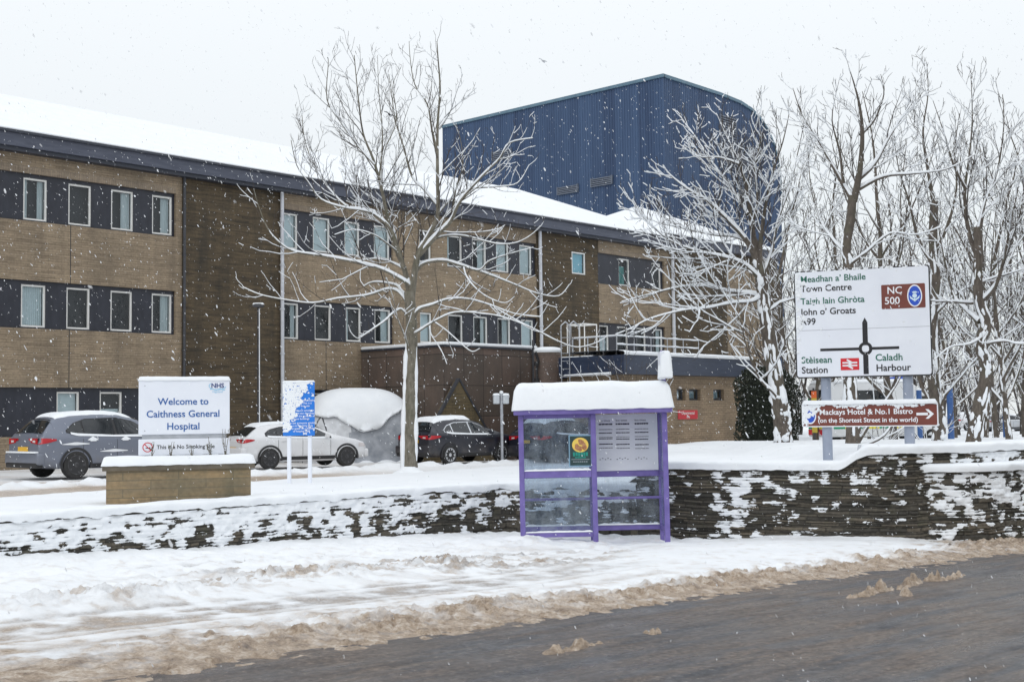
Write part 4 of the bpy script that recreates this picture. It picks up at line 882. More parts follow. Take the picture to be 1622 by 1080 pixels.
# ------------------------------------------------------------------ blue smoke-free sign
bx = thing('smoking_notice', 'bright blue notice on two white posts, half covered by snow on its left', 'sign', (-4.68, 27.64, 0), math.atan2(-.13, .49)*.6)
for x in (-.235, .235): MB().box((x-.04, .015, -1.7), (x+.04, .075, .70)).build('post', WHITE_S, bx, bevel=.006)
MB().box((-.36, -.012, -.38), (.36, .012, .80)).build('panel', noisy('bright_blue', (.008, .16, .62), (.014, .20, .70), 3, .35), bx, bevel=.006)
lettering([(s, .062, .06, z, 'CENTER') for s, z in (('Smoking here is annoying', .37), ('to others. This is a', .31), ('smoke free site', .25), ('Please do not smoke in', .15), ('or around any doorway', .09), ('or within the grounds of', .03), ('these buildings', -.03), ('If you see someone smoking', -.12), ('in a no smoking area', -.18), ('please speak to a member', -.24), ('of hospital staff', -.30))], WHT, bx, -.016, .006)
am = MB(); stroke([(.10, -.35), (.19, -.315)], .016, -.016); stroke([(.10, -.315), (.19, -.35)], .016, -.0164); am.build('saltire_mark', WHT, bx)
crust(bx, lambda x, z: 1. if x < -.36+.10+.50*max(0, (z+.30)/1.1)**1.0+.05*math.sin(z*23) or z > .74-.5*max(0, .2-x)*.6 and x < .3 else .03, (-.36, .36, -.30, .80), 1700, 8, y=-.016, rmin=.012, rmax=.035)
snow_slab('snow_cap', -.36, .36, -.02, .02, .795, .03, bx, 33, 30, 8, .004, .02)

# ------------------------------------------------------------------ lamp column, post with two box lamps, cycle shelter
lx = fac(8.56, -1.2, 0)
la = thing('street_lamp', 'slim dark lamp column with a flat head before the brown wall section', 'street lamp', (lx.x, lx.y, 0))
MB().tube([(0, 0, -2.2), (0, 0, 0), (0, 0, 4.05)], [.07, .05, .04], 10).build('column', DARK_MET, la, True)
MB().prism([(-.16, 4.05), (.16, 4.05), (.20, 4.11), (.1, 4.17), (-.1, 4.17), (-.20, 4.11)], -.12, .12).build('head', DARK_MET, la); snow_slab('snow', -.2, .2, -.1, .1, 4.16, .05, la, 2, 12, 8, 0, .05)
MB().tube([(.045, -.045, -1.6), (.04, -.04, 4.0)], .018, 5).build('wind_snow', SNOW, la, True)
q = at(795.5, 729, 45.4)
bp_ = thing('twin_lamp_post', 'short grey post carrying two box lamps, in front of the black car', 'lamp post', (q[0], 45.4, 0), .15)
MB().tube([(0, 0, -2.0), (0, 0, .80)], .055, 12).build('post', GREY_MET, bp_, True); MB().lathe([(.07, .80), (.065, .87), (0, .9)], 12).build('snow', SNOW, bp_, True)
for x in (-.19, .15): MB().box((x-.11, -.12, .42), (x+.11, .12, .76)).build('lamp_box', noisy('milky_lamp_box', (.42, .46, .50), (.58, .61, .64), 6, .4), bp_, bevel=.03); snow_slab('snow', x-.11, x+.11, -.12, .12, .74, .06, bp_, 5, 10, 10, .01, .05)
qd = fac(12.35, -1.9, 0)
dm = thing('canopy_shelter', 'curved grey canopy shelter under a sagging sheet of snow, behind the white car', 'shelter', (qd.x, qd.y, 0), TH-.42)
def dome(u, v, g=1.0, ex=3.2):   # u 0..pi across, v -1..1 deep
    c, s = np.cos(u), np.sin(u); sx_ = np.sign(c)*np.abs(c)**(2/ex); sz_ = np.abs(s)**(2/ex); k = np.clip(1-np.abs(v)**2.8, 0, 1)**(1/2.8)
    return -2.15*sx_*g*(.72+.28*k), 1.45*v*g, -1.9+2.85*sz_*g*k
uu, vv = np.meshgrid(np.linspace(0, math.pi, 64), -np.cos(np.linspace(0, math.pi, 32)), indexing='ij'); X, Y, Z = dome(uu, vv)
link('canopy', npmesh('canopy', np.stack([X, Y, Z], -1).reshape(-1, 3), gridfaces(64, 32), True), noisy('frosted_canopy', (.20, .22, .25), (.46, .48, .52), 2.2, .3), dm)
X, Y, Z = dome(uu, vv, 1.035); lim = np.interp(X, [-2.3, -1.2, -.8, -.43, .05, .43, .8, 1.15, 1.78, 2.3], [.09, .0, -.2, -.48, -.56, -.42, -.12, .14, .42, .45])+.03*np.sin(X*9)-.3*(Y > 0)
F = gridfaces(64, 32); kp = (Z > lim).reshape(-1); F = F[kp[F].any(1)]; Zc = np.maximum(Z, lim)
o = link('snow_sheet', npmesh('snow_sheet', np.stack([X, Y, Zc], -1).reshape(-1, 3), F, True), SNOW, dm); md = o.modifiers.new('thick', 'SOLIDIFY'); md.thickness = .08; md.offset = 1
rb_ = MB()
for v0 in (-.72, -.2, .3, .75): u_ = np.linspace(0, math.pi, 40); x, y, z = dome(u_, np.full(40, v0*.985), 1.008); rb_.tube(list(zip(x, y, z)), .034, 6)
for u0 in (.35, .8, 2.2, 2.62): v_ = np.linspace(-.98, .98, 20); x, y, z = dome(np.full(20, u0), v_, 1.008); rb_.tube(list(zip(x, y, z)), .03, 6)
rb_.build('rib', DARK_MET, dm, True)
X, Y, Z = dome(uu, vv, 1.012); F = gridfaces(64, 32); kp = ((X < -.55+.1*np.sin(Z*9)) & (Z < .6)).reshape(-1); F = F[kp[F].all(1)]; link('snow_dusting', npmesh('snow_dusting', np.stack([X, Y, Z], -1).reshape(-1, 3), F, True), noisy('dusted_snow', (.50, .51, .53), (.72, .74, .77), 3, .8), dm)
bs = MB()
for x, y, r in ((1.9, -1.0, .5), (1.4, -1.35, .42), (.7, -1.5, .5), (-.1, -1.55, .4), (2.2, -.3, .45)): bs.lathe([(r*1.9, -2.1), (r*1.5, -1.86), (r*.9, -1.70), (r*.35, -1.60), (0, -1.58)], 16, Matrix.Translation((x, y, 0)))
bs.build('base_snow', SNOW, dm, True)
# ------------------------------------------------------------------ cars
def m_paint(name, c, metal=.0, rough=.35):
    m = mat(name, c, rough, metal); b = m.node_tree.nodes['Principled BSDF']; b.inputs['Coat Weight'].default_value = .3; b.inputs['Coat Roughness'].default_value = .12
    t = NT(m); v = t.coord(); n = t.noise(v, 2.5, 6, .6); sp_ = t.node('SeparateXYZ'); t.l(v, sp_.inputs[0])
    low = t.math('MULTIPLY', t.ramp(sp_.outputs[2], [(.25, (1,)*3), (.8, (0,)*3)]), t.ramp(n, [(.35, (0,)*3), (.65, (1,)*3)]))
    t.col(t.mix(t.math('MULTIPLY', low, .35), c, (.22, .19, .165))); t.rgh(t.math('ADD', rough, t.math('MULTIPLY', low, .35))); return m
CGLASS = mat('car_glass', (.012, .016, .02), .06, 0, .7); TYRE = noisy('tyre_rubber', (.018, .018, .019), (.035, .034, .033), 9, .8)
TAIL = mat('red_tail_lamp', (.42, .012, .02), .2); CLEAR = mat('clear_lamp', (.62, .58, .58), .15); PLATE = mat('yellow_plate', (.72, .42, .04), .4); TRIM = mat('dark_trim', (.02, .02, .022), .5)
CHROME = mat('bright_trim', (.65, .67, .7), .2, .9)
def car(name, label, loc, rz, S, paint, rimm, group=None):
    root = thing(name, label, 'car', loc, rz, group)
    kx = np.array(S['x']); K_ = {k: np.array(S[k], float) for k in ('zt', 'zb', 'w', 'wr', 'zs')}; L = kx[-1]
    f = lambda k, x: np.interp(x, kx, K_[k])
    xs = np.unique(np.r_[np.linspace(0, L, 90), kx])
    sm_ = {k: f(k, xs) for k in K_}
    ker = np.array([.25, .5, .25])
    for k in sm_:
        for _ in range(2): sm_[k][1:-1] = np.convolve(sm_[k], ker, 'valid')
    N = 64
    def section(x):
        zt, zb, w, wr, zs = (float(np.interp(x, xs, sm_[k])) for k in ('zt', 'zb', 'w', 'wr', 'zs'))
        zb = min(zb, zt-.05); cab = float(sm(zt-zb, .08, .4)); wr = wr*cab+(w-.05)*(1-cab); d = min(.09, (zt-zb)*.35)
        P = [(0, zt), (.35*wr, zt-.004), (.7*wr, zt-.02), (.93*wr, zt-.05*cab-.02*(1-cab)), (wr+.015, zt-d), ((wr*.45+w*.55), zb+(zt-zb)*.33*cab+.02), (w-.025, zb+.015), (w-.004, zb-.03), (w, zb-.14), (w-.012, .60), (w-.004, .46), (w-.03, zs+.08), (w-.10, zs), (0, zs-.02)]
        P = np.array(P); zz = P[:, 1]; zz[8:] = np.minimum(zz[8:], zz[7]-.001*np.arange(1, 7)); t = np.r_[0, np.cumsum(np.hypot(*np.diff(P, axis=0).T))]; tt_ = np.linspace(0, t[-1], N)
        y = np.interp(tt_, t, P[:, 0]); z = np.interp(tt_, t, P[:, 1])
        for _ in range(2): y[1:-1] = np.convolve(y, ker, 'valid'); z[1:-1] = np.convolve(z, ker, 'valid')
        return y, z
    rows = []
    for x in xs:
        y, z = section(x); rows.append(np.stack([np.full(2*N-1, x), np.r_[y, -y[-2::-1]], np.r_[z, z[-2::-1]]], -1))
    V = np.array(rows); m = V.shape[1]; Fq = gridfaces(len(xs), m)[:, ::-1]
    cap0 = [tuple(range(m))]; V2 = V.reshape(-1, 3)
    me = bpy.data.meshes.new('body'); n = len(xs)
    me.from_pydata([tuple(p) for p in V2], [], [tuple(q) for q in Fq]+[tuple(range(m)), tuple((n-1)*m+i for i in range(m))[::-1]])
    me.polygons.foreach_set('use_smooth', np.ones(len(me.polygons), bool)); me.set_sharp_from_angle(angle=math.radians(38)); link('body', me, paint, root)
    def side_y(x, z):
        y, zz = section(x); k = int(np.argmax(y > .85*y.max())); k = max(k-14, 8); a, b = zz[k:], y[k:]; o_ = np.argsort(a); return float(np.interp(z, a[o_], b[o_]))
    def top_z(x, yy): y, zz = section(x); k = int(np.argmax(y)); return float(np.interp(abs(yy), y[:k+1], zz[:k+1]))
    def side_patch(nm, top, bot, x0, x1, m_, off=.008, par=None, sides=(-1, 1), nx_=16, nz_=5):
        out = []
        for sd_ in sides:
            xx = np.linspace(x0, x1, nx_); V = []
            for x in xx:
                zt_, zb_ = np.interp(x, *zip(*top)), np.interp(x, *zip(*bot))
                for j in range(nz_): z = zb_+(zt_-zb_)*j/(nz_-1); V.append((x, sd_*(side_y(x, z)+off), z))
            out.append(link(nm, npmesh(nm, V, gridfaces(nx_, nz_)[:, ::(1 if sd_ > 0 else -1)][:, ::-1], True), m_, par or root))
        return out
    T, B = S['wt'], S['wb']
    for x0, x1 in S['wins']: side_patch('side_window', T, B, x0, x1, CGLASS)
    tt2 = [(a, b+.022) for a, b in T]; bb2 = [(a, b-.022) for a, b in B]
    side_patch('window_surround', tt2, bb2, S['wins'][0][0]-.03, S['wins'][-1][1]+.03, S.get('surround', TRIM), .003, nx_=30)
    def top_patch(nm, xa, xb, ya, yb, m_, off=.01):
        V = []
        for i in range(10):
            x = xa+(xb-xa)*i/9; yw = ya+(yb-ya)*i/9
            for j in range(13): y = yw*(j/6-1); V.append((x-off*.5, y, top_z(x, y)+off))
        return link(nm, npmesh(nm, V, gridfaces(10, 13), True), m_, root)
    top_patch('rear_window', *S['rw'], CGLASS); top_patch('windscreen', *S['fw'], CGLASS)
    # tail lamps
    for sd_ in (-1, 1):
        x1, z0, z1, yi = S['tl']; V = []
        for i in range(9):
            x = x1*i/8; tp = 1-.75*(i/8)**1.6
            for j in range(4): z = (z0+z1)/2+((z1-z0)*(j/3-.5))*tp+.03*(i/8); V.append((x-.002, sd_*(side_y(x, z)+.012), z))
        o = link('tail_lamp', npmesh('tail_lamp', V, gridfaces(9, 4)[:, ::(1 if sd_ > 0 else -1)][:, ::-1], True), TAIL, root)
        wq = float(f('w', 0)); V = [(-.012, sd_*yi, z0+.04), (-.014, sd_*(wq-.02), z0), (-.014, sd_*(wq-.02), z1), (-.012, sd_*yi, z1-.02)]
        MB().add(V+[(.05, a, b) for _, a, b in V], [(0, 1, 2, 3), (0, 4, 5, 1), (3, 2, 6, 7), (0, 3, 7, 4)]).build('rear_lens', TAIL, o)
        xx = S['tl'][0]; V = [(-.015, sd_*(yi+.10), z0+.05), (-.0165, sd_*(wq-.14), z0+.04), (-.0165, sd_*(wq-.14), z1-.05), (-.015, sd_*(yi+.10), z1-.05)]
        MB().add(V, [(0, 1, 2, 3)]).build('clear_strip', CLEAR, o)
        hx = L-.36; V = []
        for i in range(6):
            x = hx+.34*i/5
            for j in range(3): z = S['hl']+.06*(j-1); V.append((x, sd_*(side_y(min(x, L-.03), z)+.012), z))
        link('headlight', npmesh('headlight', V, gridfaces(6, 3)[:, ::(1 if sd_ > 0 else -1)][:, ::-1], True), CLEAR, root)
    wq = float(f('w', .1))
    MB().box((-.075, -wq-.02, .36), (.14, wq+.02, .66)).build('rear_bumper', paint, root, True, .06, 3); MB().box((-.085, -wq+.06, .28), (.12, wq-.06, .42)).build('diffuser', TRIM, root, True, .03)
    MB().box((L-.12, -wq+.06, .28), (L+.05, wq-.06, .55)).build('front_bumper', paint, root, True, .06, 3)
    pz = S['plate']; MB().box((-.022, -.26, pz-.055), (-.006, .26, pz+.055)).build('number_plate', PLATE, root)
    side_patch('sill', [(0, .36), (L, .36)], [(0, .25), (L, .25)], S['ax'][0]+.4, S['ax'][1]-.4, TRIM, .012)
    # door seams and handles
    for x in S['seams']: side_patch('door_seam', [(x-1, np.interp(x, *zip(*B))-.03), (x+1, np.interp(x, *zip(*B))-.03)], [(x-1, .38), (x+1, .38)], x-.006, x+.006, TRIM, .003, nx_=2, nz_=8)
    for x in S['handles']:
        z = S['hz']
        for sd_ in (-1, 1): y = side_y(x, z); MB().box((x, sd_*(y+.018)-.014, z), (x+.17, sd_*(y+.018)+.014, z+.03)).build('door_handle', S.get('handle_m', paint), root, True, .01)
    for sd_ in (-1, 1):
        x, z = S['mir']; y = side_y(x, z)
        MB().lathe([(.0, -.07), (.08, -.05), (.10, 0), (.085, .06), (0, .085)], 14, Matrix.Translation((x, sd_*(y+.13), z+.07)) @ Matrix.Diagonal((.75, 1.25, 1, 1))).build('wing_mirror', S.get('mirm', paint), root, True)
    # wheels
    R = S['R']
    for xa in S['ax']:
        for sd_ in (-1, 1):
            yw = float(f('w', xa))+.012; M = Matrix.Translation((xa, sd_*yw, R-.02)) @ Matrix.Rotation(-sd_*math.pi/2, 4, 'X')
            ty = MB().lathe([(R*.64, -.20), (R*.93, -.20), (R, -.17), (R, -.045), (R*.94, -.006), (R*.80, .004), (R*.70, 0), (R*.66, -.03)], 36, M).build('wheel', TYRE, root, True)
            rm = MB().lathe([(R*.70, .0), (R*.665, .006), (R*.63, -.02), (R*.60, -.05), (0, -.055)], 36, M)
            rm.build('rim_barrel', TRIM, ty, True); sk = MB()
            for k in range(S['spokes']):
                a = 2*math.pi*k/S['spokes']; Q = M @ Matrix.Rotation(a, 4, 'Z')
                sk.add([Q @ Vector(p) for p in ((.03, -.030, -.004), (R*.66, -.030, .002), (R*.66, .014, .002), (.03, .030, -.004), (.03, -.03, -.05), (R*.66, -.03, -.03), (R*.66, .014, -.03), (.03, .03, -.05))], [(0, 1, 2, 3), (0, 4, 5, 1), (3, 2, 6, 7)])
            sk.lathe([(.065, -.05), (.065, 0), (.03, .006), (0, .006)], 14, M); sk.lathe([(R*.62, -.03), (R*.62, .004), (R*.685, .006), (R*.69, -.03)], 36, M); sk.build('spokes', rimm, ty, True)
            ys = sd_*(float(f('w', xa))+.002); arc_ = MB(); n_ = 22; V = []
            for i in range(n_): t = math.radians(-12+204*i/(n_-1)); V += [(xa+(R+.02)*math.cos(t), ys+sd_*.006, R-.02+(R+.02)*math.sin(t)), (xa+(R+.085)*math.cos(t), ys+sd_*.004, R-.02+(R+.085)*math.sin(t)), (xa+(R+.02)*math.cos(t), ys-sd_*.12, R-.02+(R+.02)*math.sin(t))]
            arc_.add(V, [q for i in range(n_-1) for q in ((3*i, 3*i+3, 3*i+4, 3*i+1), (3*i, 3*i+2, 3*i+5, 3*i+3))]); arc_.build('wheel_arch', S.get('archm', TRIM), root)
    # snow lying on roof and ledges
    xa, xb, yw, hh = S['snow']; V = []; nx_, ny_ = 40, 17
    for i in range(nx_):
        x = xa+(xb-xa)*i/(nx_-1)
        for j in range(ny_):
            y = yw*(j/(ny_-1)*2-1)*(1-.05*float(vn(np.array(i*.45), np.array(j//9), 4))); e = min(1, min(i, nx_-1-i)/5)*min(1, min(j, ny_-1-j)/2.0)
            V.append((x, y, top_z(x, y)+.004+hh*math.sqrt(e)*(.8+.4*float(vn(np.array(x*3), np.array(y*3), 3)))))
    link('roof_snow', npmesh('roof_snow', V, gridfaces(nx_, ny_), True), SNOW, root)
    side_patch('sill_snow', [(a, b+.012+.02*(i % 2)) for i, (a, b) in enumerate(B)], [(a, b-.035) for a, b in B], B[0][0]+.1, B[-1][0]-.1, SNOW, .016, nx_=24, nz_=3)
    if S.get('patches'):
        for x0, x1, z, h in S['patches']: side_patch('snow_patch', [(x0, z+.01), ((x0+x1)/2, z+h), (x1, z+.02)], [(x0, z), ((x0+x1)/2, z-.02), (x1, z)], x0, x1, SNOW, .014, nx_=14, nz_=4)
        MB().box((-.10, -wq*.9, .655), (.10, wq*.9, .70)).build('bumper_snow', SNOW, root, True, .02, 2)
    return root
SUV = dict(x=[0, .03, .12, .42, .60, .9, 1.6, 2.3, 2.9, 3.35, 3.75, 4.1, 4.45, 4.58, 4.61], zt=[.95, 1.06, 1.14, 1.50, 1.60, 1.64, 1.67, 1.65, 1.53, 1.27, 1.10, 1.05, .95, .82, .72],
    zb=[.93, .99, 1.03, 1.05, 1.055, 1.05, 1.03, 1.02, 1.01, 1.0, .98, .95, .88, .76, .66], w=[.78, .84, .875, .915, .925, .935, .94, .94, .935, .93, .92, .90, .84, .74, .66], wr=[.72, .74, .72, .60, .58, .59, .61, .61, .58, .58, .7, .7, .66, .6, .5], zs=[.36, .33, .30, .27, .25, .24, .23, .23, .23, .24, .25, .27, .3, .33, .36],
    wt=[(.72, 1.20), (.95, 1.38), (1.3, 1.49), (2.2, 1.52), (2.7, 1.42), (3.2, 1.10)], wb=[(.72, 1.18), (1.0, 1.11), (2.0, 1.075), (3.2, 1.05)], wins=[(.74, 1.16), (1.21, 2.06), (2.13, 3.15)], rw=(.13, .45, .70, .53), fw=(2.75, 3.4, .54, .66), tl=(.42, .88, 1.03, .40), hl=.80, plate=.76, ax=(.95, 3.66), seams=(1.14, 2.10, 3.14), handles=(1.32, 2.24), hz=.93, mir=(2.98, 1.04), R=.36, spokes=5, snow=(.55, 2.75, .57, .06), patches=[(1.25, 1.55, .96, .10), (2.2, 2.48, .96, .09), (.55, 1.3, .86, .06), (1.6, 2.4, .66, .06)], handle_m=SNOW)
HATCH = dict(x=[0, .04, .15, .52, .70, 1.0, 1.7, 2.3, 2.75, 3.1, 3.5, 3.9, 4.18, 4.28, 4.32], zt=[.86, .95, 1.02, 1.30, 1.38, 1.415, 1.43, 1.40, 1.28, 1.06, .96, .88, .78, .68, .58], zb=[.84, .90, .93, .95, .95, .945, .93, .92, .91, .90, .87, .83, .75, .65, .55], w=[.76, .82, .855, .885, .895, .90, .90, .90, .90, .895, .88, .86, .80, .72, .62], wr=[.7, .72, .70, .56, .55, .56, .575, .575, .55, .55, .66, .66, .62, .55, .45], zs=[.32, .30, .27, .24, .22, .20, .19, .19, .19, .2, .21, .23, .26, .28, .3],
    wt=[(.70, 1.06), (.92, 1.20), (1.3, 1.28), (2.1, 1.29), (2.55, 1.20), (3.0, .96)], wb=[(.70, 1.03), (1.0, .985), (2.0, .96), (3.0, .935)], wins=[(.76, 1.10), (1.15, 1.93), (2.0, 2.96)], rw=(.15, .55, .68, .52), fw=(2.45, 3.15, .50, .62), tl=(.36, .80, .93, .36), hl=.68, plate=.62, ax=(.86, 3.52), seams=(1.14, 1.97, 2.94), handles=(1.24, 2.1), hz=.84, mir=(2.78, .92), R=.335, spokes=10, snow=(.5, 2.5, .5, .04))
CROSS = dict(x=[0, .03, .12, .40, .58, .9, 1.5, 2.2, 2.75, 3.2, 3.6, 3.95, 4.25, 4.36, 4.39], zt=[.94, 1.05, 1.12, 1.44, 1.53, 1.57, 1.60, 1.57, 1.45, 1.20, 1.05, .99, .88, .76, .66], zb=[.92, .98, 1.01, 1.03, 1.03, 1.02, 1.0, .99, .98, .97, .95, .92, .83, .72, .62], w=[.76, .82, .86, .89, .90, .905, .905, .905, .905, .90, .89, .87, .80, .72, .62], wr=[.7, .72, .7, .58, .56, .57, .59, .59, .56, .56, .66, .66, .62, .55, .45], zs=[.36, .33, .3, .27, .25, .24, .23, .23, .23, .24, .25, .27, .3, .33, .36],
    wt=[(.68, 1.16), (.92, 1.32), (1.3, 1.42), (2.1, 1.44), (2.6, 1.33), (3.05, 1.06)], wb=[(.68, 1.13), (1.0, 1.07), (2.0, 1.035), (3.05, 1.01)], wins=[(.72, 1.08), (1.13, 1.95), (2.02, 3.0)], rw=(.13, .43, .68, .52), fw=(2.6, 3.25, .52, .63), tl=(.46, .86, 1.0, .38), hl=.78, plate=.80, ax=(.88, 3.53), seams=(1.12, 1.98, 2.98), handles=(1.26, 2.14), hz=.90, mir=(2.86, 1.0), R=.345, spokes=10, snow=(.45, 2.3, .56, .09), surround=CHROME)
def park(px, py, S, rz, dz=-.06, side=-1):
    """place so that the right rear wheel stands where the photo shows it"""
    Y = 30.
    for _ in range(40): p = at(px, py, Y); g = float(ground(p[0], p[1]))+dz; Y *= (g/p[2]); 
    c, s = math.cos(rz), math.sin(rz); xa, yw = S['ax'][0], side*(S['w'][5]-.1)
    return (p[0]-c*xa+s*yw, p[1]-s*xa-c*yw, g)
GREYP, WHITEP, BLACKP = m_paint('grey_car_paint', (.165, .185, .235), .25), m_paint('white_car_paint', (.70, .71, .73)), m_paint('black_car_paint', (.010, .012, .022))
SILV = noisy('silver_rim', (.55, .56, .58), (.7, .71, .73), 6, .3, .7); DRIM = noisy('dark_rim', (.03, .03, .033), (.10, .10, .105), 14, .4, .5)
PK = 'cars parked in front of the hospital'
car('parked_car', 'grey SUV with a snowy roof and yellow rear plate, left of the welcome sign', park(118, 757, SUV, TH), TH, SUV, GREYP, DRIM, PK)
car('parked_car', 'white hatchback with black wheels parked behind the blue notice', park(426, 742, HATCH, math.radians(34)), math.radians(34), HATCH, WHITEP, DRIM, PK)
car('parked_car', 'black crossover with silver wheels and snowy roof, behind the bare tree trunk', park(710, 735, CROSS, TH), TH, CROSS, BLACKP, SILV, PK)
car('parked_car', 'black car half hidden by the left glass of the bus shelter', park(884, 734, CROSS, TH, -.1), TH, CROSS, BLACKP, DRIM, PK)
FAR = 'cars parked far away at the right edge'
def far_car(px, py, Y, rz, S, paint, lab):
    p = at(px, py, Y); g = float(ground(p[0], p[1])); car('parked_car', lab, (p[0], p[1], g), rz, S, paint, SILV, FAR)
far_car(1562, 676, 105, .25, HATCH, m_paint('silver_car_paint', (.5, .52, .55), .3), 'distant silver hatchback between the tree trunks at the right')
far_car(1510, 676, 112, .2, CROSS, WHITEP, 'distant white car left of the leaning snowy trunk')
far_car(1612, 672, 118, .2, SUV, WHITEP, 'distant white car cut by the right edge of the picture')
# ambulance behind the direction sign
p = at(1298, 700, 52); az_ = math.radians(12)
am_ = thing('ambulance', 'white ambulance with yellow and green checks seen behind the direction sign posts', 'ambulance', (p[0], 52, float(ground(p[0], 52))-.15), az_)
MB().prism([(0, .42), (5.4, .42), (5.55, .75), (5.5, 1.15), (4.75, 1.35), (4.2, 2.15), (3.9, 2.45), (3.6, 2.62), (.15, 2.66), (0, 2.5)], -1.02, 1.02).build('body', m_paint('ambulance_white', (.68, .69, .70)), am_, bevel=.06)
YEL = mat('safety_yellow', (.75, .66, .02), .4); AGR = mat('ambulance_green', (.0, .26, .12), .4)
y_, g_ = MB(), MB()
for i in range(7):
    for j in range(2): (y_ if (i+j) % 2 else g_).box((.15+.5*i, -1.032, .75+.42*j), (.65+.5*i, -1.022, 1.17+.42*j))
for i in range(3):
    for j in range(3): (y_ if (i+j) % 2 else g_).box((-.012, -.95+.64*i, .75+.42*j), (-.002, -.31+.64*i, 1.17+.42*j))
y_.build('yellow_checks', YEL, am_); g_.build('green_checks', AGR, am_); MB().box((-.014, -.98, .5), (-.002, .98, .72)).build('red_band', RED, am_)
MB().box((4.0, -1.03, 1.45), (4.5, -1.021, 2.05)).box((1.0, -1.03, 1.75), (2.6, -1.021, 2.3)).build('side_window', CGLASS, am_); MB().box((-.02, -.8, 1.75), (-.004, -.1, 2.35)).box((-.02, .1, 1.75), (-.004, .8, 2.35)).build('rear_window', CGLASS, am_)
for x in (1.0, 4.5):
    for sd_ in (-1, 1):
        M = Matrix.Translation((x, sd_*1.03, .36)) @ Matrix.Rotation(-sd_*math.pi/2, 4, 'X'); MB().lathe([(.2, -.22), (.36, -.2), (.37, -.04), (.33, .0), (.22, 0), (.2, -.03), (0, -.03)], 24, M).build('wheel', TYRE, am_, True)
snow_slab('roof_snow', .1, 3.7, -1, 1, 2.64, .12, am_, 3, 30, 14)
lbm = MB().box((3.3, -.7, 2.7), (3.6, .7, 2.86)).build('light_bar', BLU, am_, bevel=.03)
# ------------------------------------------------------------------ bare trees with snow on their limbs
def m_bark(name, c1, c2, c3):
    m = mat(name, c1, .9); t = NT(m); v = t.coord((1, 1, .35))
    c = t.ramp(t.noise(v, 14, 6, .65), [(.3, c1), (.55, c2), (.75, c3)]); t.col(t.mix(t.math('MULTIPLY', t.ramp(t.noise(t.coord(), 3, 4), [(.5, (0,)*3), (.7, (1,)*3)]), .35), c, (.085, .095, .05)))
    t.bump(t.noise(v, 30, 5, .7), .6, .02); return m
BARK = m_bark('grey_green_bark', (.09, .082, .064), (.18, .163, .128), (.27, .25, .205)); BARK2 = m_bark('dark_brown_bark', (.06, .050, .042), (.115, .095, .078), (.18, .155, .13))
TWIG = noisy('dark_twig', (.045, .038, .034), (.085, .070, .060), 8, .9)
def plaster_snow(T, path, rad, n, amin=-3.0, amax=-.2, top=.9):
    m = 70; k = np.linspace(0, len(path)-1, m); i0 = np.minimum(k.astype(int), len(path)-2); f = (k-i0)[:, None]; P = path[i0]*(1-f)+path[i0+1]*f; R = np.interp(k, np.arange(len(path)), rad)
    for _ in range(n):
        L = T.r.randint(2, 9); i = T.r.randint(0, max(1, int(m*top)-L)); a = T.r.uniform(amin, amax); Q = P[i:i+L].copy(); rr = R[i:i+L]; aa = a+np.cumsum(T.r.normal(0, .09, L))
        Q[:, 0] += rr*.80*np.cos(aa); Q[:, 1] += rr*.80*np.sin(aa); T.snow.append((Q, rr*T.r.uniform(.2, .48)*np.sin(np.linspace(.12, math.pi-.12, L))**.6*T.r.uniform(.7, 1.2, L)+.003))
